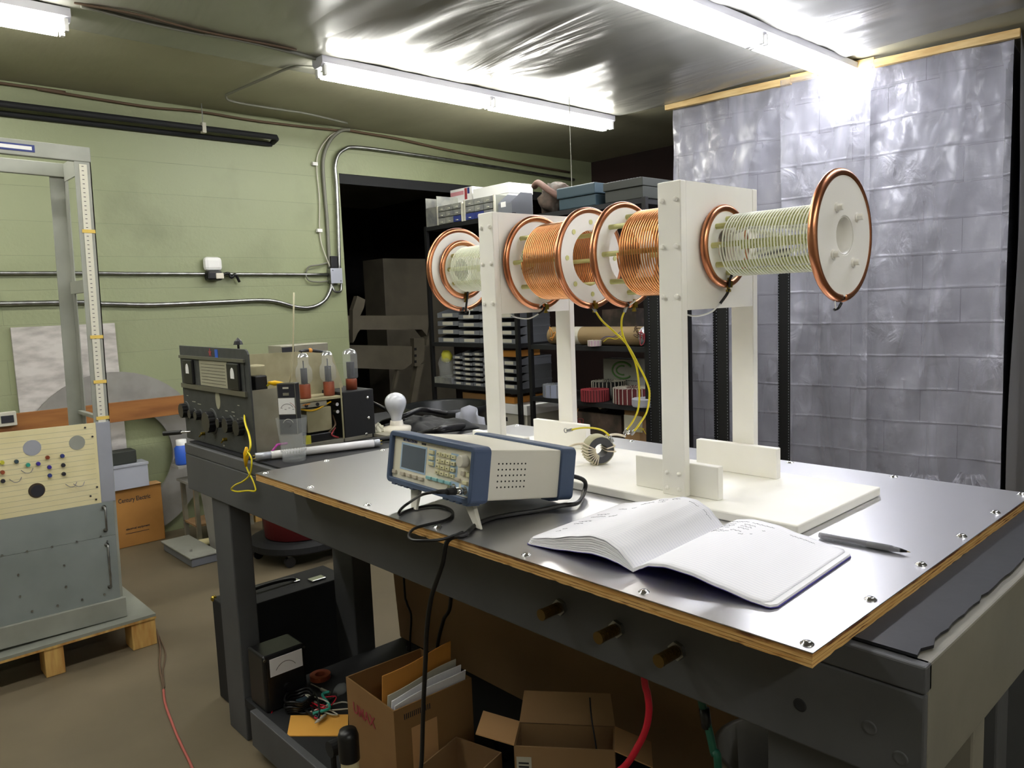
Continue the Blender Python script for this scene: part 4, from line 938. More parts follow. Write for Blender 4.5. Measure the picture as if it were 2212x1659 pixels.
# front faces the camera-right: axis from camera
mc = Vector((gxw-.008, gyw-.006, 1.155)); toC = Vector((CAM.x-mc.x, CAM.y-mc.y, 0)).normalized(); toC = (Matrix.Rotation(math.radians(-22), 3, 'Z') @ toC)
XF = FR(mc, Vector((0, 0, 1)).cross(toC), toC)
def mmb(name, x0, x1, z0, z1, d0, d1, m, bevel=0):   # x right, y up in face plane, depth along normal
    return MB().box(x0, x1, z0, z1, d0, d1, XF).build(name, m, MM, bevel=bevel)
# our FR gives y = z×x which points up
hwm = .028
mmb('case', -hwm, hwm, -.076, .078, -.034, -.001, 'blk', .003); mmb('front_plate', -hwm, hwm, -.076, .078, -.001, .001, 'radtrim')
mmb('upper_face', -hwm+.0025, hwm-.0025, .036, .0755, .001, .0018, 'mark'); mmb('dial', -hwm+.002, hwm-.004, -.014, .034, .001, .003, 'white'); mmb('lower_face', -hwm+.0025, hwm-.0025, -.0735, -.017, .001, .0018, 'mark')
for k, (r, m_) in enumerate(((.026, 'red'), (.021, 'mark'))):
    a0, a1 = (.35, 1.2) if k == 0 else (.5, 2.6)
    MB().tube([XF @ Vector((r*cos(a0+(a1-a0)*i/12), -.004+r*sin(a0+(a1-a0)*i/12), .0032)) for i in range(13)], .0006, 4).build('dial_arc', m_, MM)
mb = MB(); [mb.box(-.02+i*.012, -.014+i*.012, .004-(i % 2)*.004, .0052-(i % 2)*.004, .003, .0034, XF) for i in range(4)]; mb.build('dial_marks', 'mark', MM)
mmb('slot', -.010, .008, .042, .05, .0018, .003, 'chas'); mmb('badge', -.010, .008, .062, .067, .0018, .0024, 'lab')
MB().cyl(XF @ Vector((0, -.045, .0018)), XF @ Vector((0, -.045, .012)), .009, n=20).build('selector_knob', 'blk', MM)
MB().tube([XF @ Vector((.016*cos(PI*.1+i*PI*.8/10), -.045+.016*sin(PI*.1+i*PI*.8/10), .002)) for i in range(11)], .0007, 4).build('dial_arc', 'lab', MM)
# thin pale rod leaning in the glass
p = [(635, 632), (634, 700), (633, 760), (629, 810), (624, 833)]
st_ = MB().tube([ony(u, v, .245) for u, v in p], .0025, 8).build('thin_rod', mat('pale_rod', 'd6cfae', .3, alpha=.8), loc=ony(624, 833, .245), smooth=True)
tag(st_, 'thin pale translucent rod sticking up above the tumbler', 'rod')
# yellow clip lead
cl = thing('clip_lead', 'yellow crocodile clip lead hanging over the bench edge', 'clip lead', ony(585, 828, .2))
p = [(582, 830), (560, 845), (540, 870), (529, 895), (530, 915), (538, 940), (541, 965), (533, 985)]
ys_ = [.2, .19, .17, .14, .12, .11, .09, .085]
MB().tube(spline([ony(u, v, y) for (u, v), y in zip(p, ys_)], 8), .0032, 8).build('wire', 'yel', cl, smooth=True)
a = ony(580, 827, .2); b2 = ony(618, 829, .225)
MB().tube([a, a+(b2-a)*.35, a+(b2-a)*.7, b2], .006, 10, rr=[.004, .0085, .006, .0025]).build('clip_cover', 'yelc', cl, smooth=True)
a = ony(532, 966, .088); b2 = ony(531, 1008, .088)
MB().tube([a, a+(b2-a)*.3, a+(b2-a)*.6, b2], .006, 10, rr=[.0035, .0085, .0075, .003]).build('clip_cover', 'yelc', cl, smooth=True)
p = [(535, 975), (543, 990), (543, 1010), (538, 1028), (525, 1040), (508, 1048), (500, 1057), (512, 1062), (535, 1060), (550, 1061), (552, 1055), (545, 1035), (536, 1018), (531, 1005)]
MB().tube(spline([ony(u, v, .086-.01*sin(i*.4)) for i, (u, v) in enumerate(p)], 6), .0026, 8).build('wire', 'yel', cl, smooth=True)

# fluorescent tube lying on the bench
a = onz(552, 987, BT+.0135); b2 = onz(820, 956, BT+.0135)
d = (b2-a).normalized()
lt = thing('spare_tube', 'loose white fluorescent tube lying on the bench beside the metal sheet', 'fluorescent tube', a)
MB().cyl(a+d*.045, b2-d*.02, .0125, n=18).build('glass_tube', 'lampw', lt, smooth=True)
MB().cyl(a, a+d*.045, .0118, n=18).build('end_cap', 'alu', lt, smooth=True); MB().cyl(b2-d*.02, b2, .0118, n=18).build('end_cap', 'alu', lt, smooth=True)
for e, s in ((a, -1), (b2, 1)):
    for q in (-.005, .005): MB().cyl(e+Vector((0, 0, q)), e+d*s*.008+Vector((0, 0, q)), .0012, n=6).build('pin', 'brass', lt)
MB().tube([a+d*.05+Vector((.0, 0, .012)), a+d*.055+Vector((-.02, .02, .025)), a+d*.07+Vector((-.05, .05, .02))], .004, 6).build('clip', mat('magenta_plastic', 'a02b8a', .4), lt, smooth=True)

# light bulb on a porcelain base
bc = onz(858, 935, BT); bx_, by_ = bc.x, bc.y
c_ = ony(858, 935, .66); bx_, by_ = c_.x, .66; sc_ = (c_-CAM).length/F
bl = thing('light_bulb', 'frosted white light bulb in a porcelain lampholder on the bench', 'light bulb', (bx_, by_, BT))
H = lambda v: (ony(858, v, by_)).z
z0 = H(911)
rr_ = .0295
zt = H(847); L_ = zt-z0
MB().lathe([(0, 0), (.05, 0), (.052, .004), (.05, .022), (.030, .027), (.024, .03), (.022, z0-BT+.004), (.017, z0-BT+.004), (.015, z0-BT-.01)], 32, Matrix.Translation((bx_, by_, BT+.001))).build('lampholder', 'cer', bl, smooth=True)
pf = [(.0145, 0), (.0155, .14), (.019, .28), (.0265, .43), (.031, .58), (.032, .70), (.029, .83), (.021, .93), (.011, .985), (0, 1)]
MB().lathe([(r*1.22, z*L_) for r, z in pf], 32, Matrix.Translation((bx_, by_, z0-.002))).build('bulb', 'bulb', bl, smooth=True, sub=1)
# crumpled white rag ball
c = ony(815, 899, .60); q = MB().ball(c, .021, 18, (1, 1, 1), .35, 3).build('paper_wad', mat('crumpled_tissue', 'd8d6c4', .8), loc=(c.x, c.y, BT), smooth=False)
q.data.transform(Matrix.Translation((0, 0, BT+.019-c.z))); tag(q, 'crumpled off white paper ball beside the light bulb', 'paper ball')
c = (c.x, c.y, BT); q.location = c
# black bag and heavy cables behind the instrument
def blob(u, v): 
    a, b3 = (u-.5)*2, (v-.5)*2; e = max(0, 1-max(abs(a), abs(b3))**4)
    return (-1.86+a*.16+b3*.03, .79+b3*.105+.0*a, BT+.002+e*(.03+.018*noise.noise(Vector((a*2, b3*2, 1)))+.006*noise.noise(Vector((a*6, b3*9, 4)))))
tag(MB().grid(blob, 28, 24).build('black_bag', 'blkm', loc=(-1.86, .79, BT), smooth=True, solid=-.0015), 'flat black cloth bag lying on the bench behind the instrument', 'bag')
g = 'thick black cables on the far end of the bench'
def bcable(pts, r, lab): return tag(MB().tube(spline(pts, 8), r, 10).build('black_cable', 'blkc', loc=pts[0], smooth=True), lab, 'cable', g)
z6 = BT+.011
bcable([onz(800, 928, z6), onz(828, 923, z6), Vector((-1.93, .655, z6+.02)), Vector((-1.85, .69, BT+.055)), Vector((-1.87, .77, BT+.066)), Vector((-1.93, .86, BT+.05)), Vector((-1.9, .93, BT+.03))], .0095, 'thick black cable arching behind the light bulb')
bcable([onz(905, 938, z6), onz(925, 934, BT+.03), onz(960, 925, BT+.045), ony(1010, 919, .9)], .0105, 'thick black cable end pointing right above the black bag')
bcable([onz(740, 962, .0+z6), onz(800, 952, z6), onz(850, 946, z6)], .008, 'black cable lying past the end of the loose tube')
bcable([ony(802, 868, .62), ony(835, 885, .64), ony(860, 905, .7), Vector((-1.95, .85, z6))], .006, 'thin black cable running down from the radio box')
# low grey box under the cables
c = onz(820, 948, BT); tag(B(c.x-.1, c.x+.03, c.y+.01, c.y+.08, BT+.001, BT+.012).build('metal_plate', 'chas', loc=c), 'flat grey metal plate under the cables near the bulb', 'plate')
# ================= RELAY RACK ON PALLET =================
PX = -3.08; PZt = .14
t = thing('pallet', 'low wooden pallet with grey painted top under the equipment rack', 'pallet', (-3.4, -.3, 0))
B(-3.70, PX, -.8, .163, .128, PZt).build('deck', 'plywhite', t); B(-3.70, PX, -.8, .163, .118, .1278).build('deck_board', 'pine', t)
for y0, y1 in ((.06, .16), (-.27, -.20), (-.62, -.55)):
    for x0, x1 in ((PX-.11, PX-.005), (-3.69, -3.58)): B(x0, x1, y0, y1, 0, .1178).build('block', 'pine', t, bevel=.003)
K_ = thing('equipment_rack', 'tall grey steel equipment rack with patch panel standing on the pallet', 'equipment rack', (-3.16, .056, PZt+.0005), 0, None, (-.021, 0, 0))
def kb(name, x0, x1, y0, y1, z0, z1, m, bevel=0): return MB().box(x0, x1, y0, y1, z0, z1).build(name, m, K_, local=True, bevel=bevel)
for y0, y1, s in ((-.062, 0, 1), (-.545, -.483, -1)):
    yo = y1 if s > 0 else y0
    for xa, xb in ((-.05, 0), (-.44, -.38)):
        kb('post', xa, xb, min(yo, yo-s*.004), max(yo, yo-s*.004), .1, 1.95, 'rackg')
        kb('post_flange', (xb-.004) if xb == 0 else xa, xb if xb == 0 else xa+.004, y0, y1, .1, 1.95, 'rackg')
    r = kb('mounting_rail', .0, .003, (-.045 if s > 0 else -.532), (-.016 if s > 0 else -.503), .865, 1.94, 'rackl')
    mb = MB()
    for i in range(60):
        z = .88+i*.0178; yc_ = (-.0305 if s > 0 else -.5175); mb.box(.003, .0034, yc_-.006, yc_+.002, z, z+.0025)
    mb.build('rail_holes', 'mark', K_, local=True)
for z in (1.66, 1.22, 1.03, .875): kb('tape_mark', .0031, .0045, -.052, -.002, z, z+.014, 'tape')
kb('top_rail', -.02, .002, -.545, 0.002, 1.95, 2.012, 'rackg', .004); kb('top_rail', -.44, -.42, -.545, 0, 1.95, 2.012, 'rackg', .003)
kb('side_rail', -.42, -.02, -.006, 0, 1.93, 2.01, 'rackg'); kb('side_rail', -.42, -.02, -.545, -.539, 1.93, 2.01, 'rackg')
kb('side_brace', -.40, -.02, -.02, -.004, 1.42, 1.475, 'rackg'); kb('side_brace', -.42, -.02, -.025, -.004, .865, .88, 'rackg')
kb('name_plate', .002, .0045, -.40, -.20, 1.967, 1.995, 'navy'); kb('plate_window', .0045, .0055, -.38, -.21, 1.974, 1.988, 'white')
kb('base', -.45, .02, -.56, .008, 0, .09, 'rackg', .004)
p = kb('patch_panel', .003, .009, -.5, -.058, .52, .865, 'cream'); kb('panel_edge', .003, .009, -.0575, -.003, .52, .865, 'alu')
mb = MB()
for i in range(15): mb.box(.009, .0092, -.49, -.07, .54+i*.0215, .5412+i*.0215)
mb.build('panel_rules', 'dial', K_, local=True)
def kp(u, v, x=.012): q = onx(u, v, -3.16+x); return q.y-.056-.021*(q.z-PZt), q.z-PZt
for u, v, r, m_ in ((70, 971, .032, 'alu'), (167, 958, .030, 'rackg'), (80, 1063, .030, 'silver')):
    y, z = kp(u, v); MB().cyl((.009, y, z), (.0105, y, z), r, n=32).build('round_insert', m_, K_, local=True)
    if m_ == 'silver': MB().cyl((.0105, y+.003, z-.002), (.011, y+.003, z-.002), r*.8, n=28).build('dark_opening', 'mark', K_, local=True)
for u, v, m_ in ((36, 1001, 'slate'), (61, 1008, 'grnp'), (83, 1005, 'cover'), (103, 991, 'tubeb'), (135, 987, 'navy'), (107, 1012, 'cover'), (137, 1007, 'mark'), (108, 1030, 'navy'), (138, 1026, 'mark'), (5, 1004, 'yelp'), (6, 1025, 'tubeb'), (7, 1044, 'mark')):
    y, z = kp(u, v); MB().cyl((.009, y, z), (.02, y, z), .0085, .007, n=12).build('panel_knob', m_, K_, local=True)
random.seed(4)
for u, v in ((60, 1020), (155, 1048), (172, 1047), (35, 1040)):
    y, z = kp(u, v); q = [(.0095, y-.022, z+.004), (.02, y-.008, z-.008), (.024, y+.008, z-.007), (.0095, y+.02, z+.006)]
    MB().tube(spline(q, 5), .0012, 5).build('jumper_wire', 'ink', K_, local=True)
for u, v in ((184, 925), (200, 944), (210, 1053), (196, 1073), (208, 1080)): y, z = kp(u, v); MB().cyl((.009, y, z), (.012, y, z), .004, n=8).build('screw', 'mark', K_, local=True)
kb('grey_panel', .003, .009, -.54, -.012, .371, .5195, 'panelg', .001); kb('lower_panel', .003, .009, -.54, -.012, .09, .370, 'panelg', .001)
kb('rack_post_cover', -.02, .003, -.0115, .0, .09, .865, 'rackg')
def handle(y, z0, z1):
    MB().tube([(.009, y, z1), (.03, y, z1), (.034, y, z1-.006), (.034, y, z0+.006), (.03, y, z0), (.009, y, z0)], .0045, 8).build('handle', 'zinc', K_, local=True, smooth=True)
    MB().cyl((.009, y, z1), (.018, y, z1), .009, n=12).build('handle_boss', 'screw', K_, local=True); MB().cyl((.009, y, z0), (.018, y, z0), .009, n=12).build('handle_boss', 'screw', K_, local=True)
handle(-.052, .40, .50); handle(-.052, .15, .335)
for (u, v) in ((218, 1160), (232, 1170), (166, 1172), (113, 1184), (59, 1195), (5, 1205), (236, 1200), (240, 1240), (226, 1285), (40, 1246), (139, 1224), (143, 1270), (44, 1293), (178, 1297), (125, 1311), (70, 1324)):
    y, z = kp(u, v); MB().cyl((.009, y, z), (.013, y, z), .0045, n=8).build('screw', 'zinc', K_, local=True)
q = onz(226, 1343, PZt); MB().cyl((q.x, q.y, PZt), (q.x, q.y, PZt+.006), .009, n=8).build('screw', 'zinc', t)

# ================= FLOOR STUFF ON THE LEFT =================
cb_ = thing('cardboard_carton', 'brown cardboard carton printed Century Electric standing by the green wall', 'cardboard box', (-4.75, .58, 0))
B(-4.80, -4.712, .435, .735, .001, .372).build('carton', 'card2', cb_, bevel=.003)
B(-4.80, -4.70, .62, .735, .3725, .376).build('flap', 'cardi', cb_)
text('Century Electric', .04, FR((-4.7115, .57, .3), (0, 1, 0), (1, 0, 0)), 'mark', cb_, sx=.72, bold=.0006)
text('electrical equipment', .018, FR((-4.7115, .575, .115), (0, 1, 0), (1, 0, 0)), 'mark', cb_, sx=.95, bold=.0005)
B(-4.7118, -4.711, .50, .64, .085, .088).build('small_print', 'mark', cb_)
sb = thing('storage_box', 'clear plastic storage box with dark contents on the cardboard carton', 'storage box', (-4.75, .54, .377))
y0, y1 = .40, .655
for q in (B(-4.80, -4.675, y0, y1, .378, .381), B(-4.678, -4.675, y0, y1, .381, .515), B(-4.80, -4.797, y0, y1, .381, .515), B(-4.797, -4.678, y0, y0+.003, .381, .515), B(-4.797, -4.678, y1-.003, y1, .381, .515)): q.build('wall', 'frost', sb)
B(-4.805, -4.668, y0-.006, y1+.006, .515, .532).build('lid', 'frost', sb, bevel=.003)
tag(MB().ball((-4.74, .50, .432), .042, 14, (.9, 1.9, .95), .3, 2).build('dark_bundle', mat('navy_cloth', '34344a', .8), loc=(-4.74, .5, .382), smooth=True), 'dark bundle inside the clear plastic storage box', 'bundle')
tag(B(-4.80, -4.69, .40, .60, .533, .615).build('dark_case', 'tapeb', loc=(-4.75, .5, .533), bevel=.006), 'dark green grey flat case on the clear storage box', 'case')
# junk table right of the carton
t = thing('low_table', 'cluttered low grey table by the green wall right of the carton', 'table', (-4.55, 1.05, 0))
B(-4.61, -4.36, .80, 1.28, .39, .405).build('top', 'felt', t)
for y in (.82, 1.25):
    for x in (-4.605, -4.39): B(x, x+.025, y, y+.025, 0, .3895).build('leg', 'chas', t)
B(-4.605, -4.38, .82, 1.27, .12, .13).build('lower_shelf', 'cardb', t)
c = onx(352, 1020, -4.5)
tag(MB().ball((-4.46, 1.06, .482), .068, 16, (.9, 1.6, .8), .45, 5).build('grey_bag', 'felt', loc=(-4.46, 1.08, .406), smooth=True), 'crumpled grey beige bag on the low table', 'bag')
bt = thing('spray_bottle', 'blue bottle with white cap behind the left end of the bench', 'bottle', (-4.5, .9, .45))
c = onx(393, 975, -4.5)
bx2, by2 = -4.5, c.y
zz0, zz1 = onx(392, 1003, -4.5).z, onx(392, 948, -4.5).z
MB().lathe([(0, 0), (.04, 0), (.044, .01), (.044, (zz1-zz0)*.66), (.03, (zz1-zz0)*.76)], 24, Matrix.Translation((bx2, by2, zz0))).build('body', 'blue', bt, smooth=True)
MB().lathe([(.031, (zz1-zz0)*.76), (.031, (zz1-zz0)*.98), (0, zz1-zz0)], 24, Matrix.Translation((bx2, by2, zz0))).build('cap', 'white', bt, smooth=True)
B(bx2-.06, bx2+.06, by2-.05, by2+.1, zz0-.016, zz0-.001).build('shelf_board', 'felt', t)
for x in (-.055, .035): B(bx2+x, bx2+x+.02, by2+.06, by2+.08, .4055, zz0-.0165).build('leg', 'chas', t)
for k, (u, v, lab) in enumerate(((372, 1062, 'upper white paper sheet'), (375, 1075, 'lower white paper sheet'))):
    c = onx(u, v, -4.45); tag(MB().box(-.1, .1, -.07, .07, 0, .004).build('paper_sheet', 'white', loc=(-4.43, 1.0+.05*k, .1301+.0045*(1-k)), rot=.3*k, local=True), lab+' on the lower shelf of the cluttered low table', 'paper', 'papers on the low table')
o = MB().cyl((-4.36, .80, .025), (-4.30, 1.12, .025), .022, n=14).build('plastic_pipe', 'cream', loc=(-4.33, .95, .003), smooth=True); tag(o, 'short cream plastic pipe lying on the floor left of the grey bin', 'pipe')
gbn = thing('grey_bin', 'tall light grey waste bin behind the left bench leg', 'bin', (-4.08, .95, 0))
pts = [(-4.2, .83, .001), (-4.06, .83, .001), (-4.06, 1.0, .001), (-4.2, 1.0, .001), (-4.26, .81, .46), (-4.04, .81, .46), (-4.04, 1.03, .46), (-4.26, 1.03, .46)]
MB().hexa(pts).build('body', 'felt', gbn, bevel=.006); B(-4.27, -4.03, .80, 1.04, .4605, .472).build('rim', 'rackg', gbn, bevel=.004)
a, b2 = ony(383, 1030, .88), ony(450, 1052, .84); a.z = b2.z = .49
o = MB().tube([a, a+(b2-a)*.2, a+(b2-a)*.8, b2], .02, 8, rr=[.012, .022, .018, .014]).build('plastic_bar', 'felt', loc=a, smooth=True); tag(o, 'long grey white plastic piece lying across the grey bin', 'plastic piece')
tr = thing('grey_tray', 'shallow grey plastic tray on the floor before the grey bin', 'tray', (-4.2, .72, 0))
B(-4.46, -3.99, .64, .79, .001, .05).build('tray', 'gbin', tr, bevel=.006); B(-4.47, -3.98, .63, .80, .0505, .062).build('lid', 'rackg', tr, bevel=.004)
MB().cyl((-4.10, .68, .0625), (-4.10, .68, .072), .008, n=10).build('latch', 'screw', tr)
# red bucket on dolly
rbk = thing('red_bin', 'faded red round bin on a black wheeled dolly under the bench', 'bin', (-3.74, 1.2, .13))
MB().lathe([(0, .135), (.205, .135), (.23, .50), (.236, .50), (.236, .52), (.222, .52), (.2, .15), (0, .145)], 40, Matrix.Translation((-3.74, 1.2, 0))).build('bucket', 'red', rbk, smooth=True)
dl = thing('wheeled_dolly', 'black plastic wheeled dolly carrying the red bin', 'dolly', (-3.74, 1.2, 0))
MB().lathe([(0, .075), (.285, .075), (.295, .085), (.295, .118), (.25, .13), (0, .13)], 40, Matrix.Translation((-3.74, 1.2, 0))).build('platform', 'blkm', dl, smooth=False)
for k in range(5):
    a = 2*PI*k/5-.75; x, y = -3.74+.25*cos(a), 1.2+.25*sin(a)
    MB().cyl((x-.012, y, .032), (x+.012, y, .032), .031, n=16).build('caster', 'blk', dl, smooth=False); MB().cyl((x, y, .05), (x, y, .0745), .01, n=8).build('caster_stem', 'zinc', dl)
# floor cord
P = spline([onz(338, 1360, .0045), onz(346, 1400, .0045), onz(345, 1440, .0045), onz(352, 1480, .0045), onz(357, 1520, .0045), onz(375, 1570, .0045), onz(392, 1610, .0045), onz(415, 1659, .0045), onz(430, 1720, .0045)], 8)
fc = thing('floor_cord', 'cord on the floor from the pallet, brown then faded red', 'cable', P[0])
n1 = 26; MB().tube(P[:n1+1], .0042, 8).build('brown_part', 'brownc', fc, smooth=True); MB().tube(P[n1:], .0046, 8).build('red_part', 'redk', fc, smooth=True)
tag(MB().tube(spline([onz(342, 1370, .004), onz(357, 1410, .004), onz(352, 1450, .004), onz(355, 1485, .004)], 6), .003, 6).build('floor_cord', 'brownc', loc=onz(342, 1370, .004), smooth=True), 'thin brown cord beside the thicker floor cord', 'cable')

# ================= UNDER THE BENCH =================
SZt = SZ-.0045
cs_ = thing('carrying_case', 'large black carrying case with handle and metal corners behind the front bench leg', 'case', (-2.32, .36, 0))
X0, X1, Y0, Y1, Zc = -2.41, -2.22, .17, .635, .392
B(X0, X1, Y0, Y1, .001, Zc).build('case', 'blkm', cs_, bevel=.006)
B(X1+.0002, X1+.0035, Y1-.008, Y1-.001, .03, Zc-.004).build('edge_piping', 'lab', cs_)
MB().tube(spline([(X1-.1, .26, Zc), (X1-.1, .27, Zc+.014), (X1-.1, .36, Zc+.02), (X1-.1, .45, Zc+.014), (X1-.1, .46, Zc)], 5), .007, 8).build('handle', 'blk', cs_, smooth=True)
for y in (.255, .465): B(X1-.115, X1-.085, y-.012, y+.012, Zc+.0005, Zc+.006).build('handle_mount', 'screw', cs_, bevel=.001)
B(X1-.07, X1-.03, .50, .56, Zc+.0005, Zc+.008).build('latch', 'screw', cs_, bevel=.002)
for y, x in ((Y1-.004, X1-.004), (Y0+.004, X0+.01), (Y0+.004, X1-.004)): MB().ball((x, y, Zc-.004), .012, 10).build('metal_corner', 'brass', cs_, smooth=True)
pm = thing('panel_meter', 'black instrument case with white curved scale standing on the lower bench shelf', 'meter', (-1.9, .2, SZt))
h = onx(612, 1392, -1.878).z-.022
ya, yb = onx(583, 1450, -1.878).y-.02, onx(656, 1420, -1.878).y+.008
B(-2.0, -1.88, ya, yb, SZt, h).build('case', 'blk', pm, bevel=.008)
B(-1.8799, -1.877, ya+.01, yb-.008, SZt+.005, h-.02).build('bezel', 'blk', pm, bevel=.001)
za, zb = onx(620, 1450, -1.877).z, onx(620, 1412, -1.877).z
B(-1.8769, -1.8752, ya+.02, yb-.014, za, zb).build('scale_card', 'paper', pm)
yc_ = (ya+yb)/2; MB().tube([(-1.8748, yc_+.042*cos(a_), za-.012+.05*sin(a_)) for a_ in [PI*(.2+.6*i/12) for i in range(13)]], .0009, 4).build('scale_arc', 'mark', pm)
MB().cyl((-1.877, yc_, (SZt+za)/2+.01), (-1.866, yc_, (SZt+za)/2+.01), .012, n=20).build('knob', 'blk', pm)
for s in (ya+.006, yb-.004): MB().cyl((-1.8795, s, h-.012), (-1.877, s, h-.012), .005, n=8).build('screw', 'screw', pm)
# coil of black cable
mb = MB(); c = Vector((-1.83, .215, SZt))
for k in range(5): mb.tube([c+Vector(((.028+.004*k)*cos(a_*PI/12), (.042+.004*(k % 3))*sin(a_*PI/12), .008+k*.009+.004*sin(a_))) for a_ in range(24)], .0048, 6, closed=True)
tag(mb.build('coiled_cable', 'blkc', loc=c, smooth=True), 'small coil of black cable in front of the panel meter', 'cable')
c = onz(692, 1465, SZt); tag(MB().lathe([(.018, 0), (.036, 0), (.036, .016), (.018, .016), (.018, 0)], 28, Matrix.Translation((c.x, c.y, SZt))).build('tape_roll', 'tubeb', loc=(c.x, c.y, SZt), smooth=False), 'roll of dark red tape lying on the lower shelf behind the panel meter', 'tape roll')
a, b2 = onz(672, 1478, SZt+.006), onz(712, 1498, SZt+.006)
sd = thing('screwdriver', 'small metal tool lying on the lower bench shelf near the tape roll', 'tool', a)
MB().cyl(a, a+(b2-a)*.55, .003, n=8).build('shaft', 'zinc', sd); MB().cyl(a+(b2-a)*.55, b2, .006, n=10).build('handle', 'chas', sd, bevel=.001)
a, b2 = onz(680, 1562, SZt+.014), onz(703, 1545, SZt+.014)
mk = MB().tube([a, a+(b2-a)*.3, b2], .006, 10, rr=[.0015, .006, .0055]).build('marker_pen', 'lab', loc=a, smooth=True); tag(mk, 'short pale pencil like marker lying on the yellow envelope', 'marker')
e4 = [onz(u, v, SZt) for u, v in ((620, 1591), (752, 1591), (752, 1545), (628, 1547))]
mb = MB(); mb.hexa([Vector((p.x, p.y, SZt)) for p in e4]+[Vector((p.x, p.y, SZt+.003)) for p in e4])
tag(mb.build('yellow_envelope', 'env', loc=(e4[0].x, e4[0].y, SZt)), 'yellow padded envelope lying on the lower bench shelf', 'envelope')
random.seed(9)
c0 = onz(695, 1530, SZt)
for k, (m_, lab) in enumerate((('redw', 'tangled thin red wire on the lower bench shelf'), ('blkc', 'tangled black wire on the lower bench shelf'), ('lab', 'tangled pale wire on the lower bench shelf'), ('grnp', 'short teal wire bundle on the lower bench shelf'))):
    P = [c0+Vector((random.uniform(-.09, .09), random.uniform(-.06, .06), .008+random.uniform(0, .022))) for i in range(11 if k < 3 else 4)]
    if k == 0: P += [onz(645, 1520, SZt+.01), onz(615, 1508, SZt+.006), onz(590, 1530, SZt+.004), Vector((-1.83, .105, SZ-.03)), Vector((-1.85, .1, .1))]
    tag(MB().tube(spline(P, 6), (.0022, .0035, .0025, .005)[k], 6).build('loose_wire', m_, loc=c0, smooth=True), lab, 'wire', 'tangled wires on the lower bench shelf')
c = onz(655, 1530, SZt)
tag(B(c.x-.02, c.x+.02, c.y-.015, c.y+.02, SZt, SZt+.028).build('terminal_block', 'slate', loc=(c.x, c.y, SZt), bevel=.002), 'small pale blue terminal block beside the tangled wires', 'terminal block')
c = onz(737, 1500, SZt)
tag(MB().ball((c.x, c.y, SZt+.02), .022, 10, (.8, 1.2, .9), .3, 8).build('plastic_pouch', 'clear', loc=(c.x, c.y, SZt), smooth=True), 'crumpled clear plastic pouch behind the carton', 'pouch')
# black-capped white pipe close to the shelf front
c = ony(752, 1590, .06); r = .0265
pv = thing('capped_pipe', 'white plastic pipe with black cap standing at the front of the bench', 'pipe', (c.x, .06, 0))
zt = ony(752, 1577, .06).z; zm = ony(752, 1637, .06).z
MB().lathe([(0, 0), (r*.86, 0), (r*.86, zm-.001), (0, zm-.001)], 20, Matrix.Translation((c.x, .06, .001))).build('pipe', 'cream', pv, smooth=False)
MB().lathe([(r, 0), (r, (zt-zm)*.8), (r*.8, zt-zm), (0, zt-zm)], 24, Matrix.Translation((c.x, .06, zm))).build('cap', 'blk', pv, smooth=True)
c2 = ony(722, 1612, .09); tag(MB().cyl((c2.x, .075, zm-.04), (c2.x, .105, zm-.04), .022, n=16).cyl((c2.x, .085, .001), (c2.x, .085, zm-.062), .008, n=8).build('hose_clamp', 'blkm', loc=(c2.x, .09, 0)), 'black ring fitting on a stem beside the capped pipe', 'fitting')
# open carton with envelopes
def carton(name, A_, Bv, depth, z0, z1, lab, m='cardb', th=.004):
    o = thing(name, lab, 'cardboard box', (A_[0], A_[1], z0), 0, 'open cartons under the bench')
    A_ = Vector((*A_, 0)); Bv = Vector((*Bv, 0)); ex = (Bv-A_).normalized(); ey = Vector((-ex.y, ex.x, 0)); wd = (Bv-A_).length
    X = Matrix(((ex.x, ey.x, 0, A_.x), (ex.y, ey.y, 0, A_.y), (0, 0, 1, 0), (0, 0, 0, 1)))
    def bb(n, x0, x1, y0, y1, za, zb, mm=m): return MB().box(x0, x1, y0, y1, za, zb, X).build(n, mm, o)
    bb('bottom', 0, wd, 0, depth, z0, z0+th)
    bb('side', 0, wd, 0, th, z0+th, z1); bb('side', 0, wd, depth-th, depth, z0+th, z1); bb('side', 0, th, th, depth-th, z0+th, z1); bb('side', wd-th, wd, th, depth-th, z0+th, z1)
    return o, X, wd
A1 = onz(747, 1462, .42); B1 = onz(850, 1537, .42)
bo, Xb, wd = carton('cardboard_carton', (A1.x, A1.y), (B1.x, B1.y), .25, SZt, .42, 'open cardboard carton holding envelopes, printed with red letters', 'card')
q = ony(787, 1545, A1.y-.003); text('UMAX', .042, FR((q.x, q.y-.0018, q.z), Vector((B1.x-A1.x, B1.y-A1.y, 0)), (Xb.to_3x3() @ Vector((0, -1, 0)))), 'red', bo, bold=.0008)
mb = MB(); [mb.box(wd+.0001, wd+.0006, .03+i*.006, .0325+i*.006, .385, .40, Xb) for i in range(14)]; mb.build('printed_bars', 'mark', bo)
mb = MB().box(wd+.0001, wd+.0008, .05, .13, .2, .355, Xb); mb.build('side_label', 'cardi', bo)
for k, (m_, dz, lab) in enumerate((('envd', .055, 'kraft envelope with curled flap at the back of the stack in the carton'), ('lab', .01, 'pale envelope in the middle of the stack in the carton'), ('paper', .002, 'white envelope at the front of the stack in the carton'), ('paper', -.006, 'white envelope against the carton side'))):
    xx = wd-.07+k*.018
    def fn(u, v, xx=xx, dz=dz, k=k): return Xb @ Vector((xx-.035*(1-v)+.006*sin(u*5+k)*v, .012+.225*u, SZt+.02+(.255+dz+.02*u)*v))
    tag(MB().grid(fn, 14, 4).build('envelope', m_, loc=Xb @ Vector((xx, .1, SZt)), solid=.003), lab, 'envelope', 'envelopes in the open carton')
A2 = onz(1068, 1640, .35); 
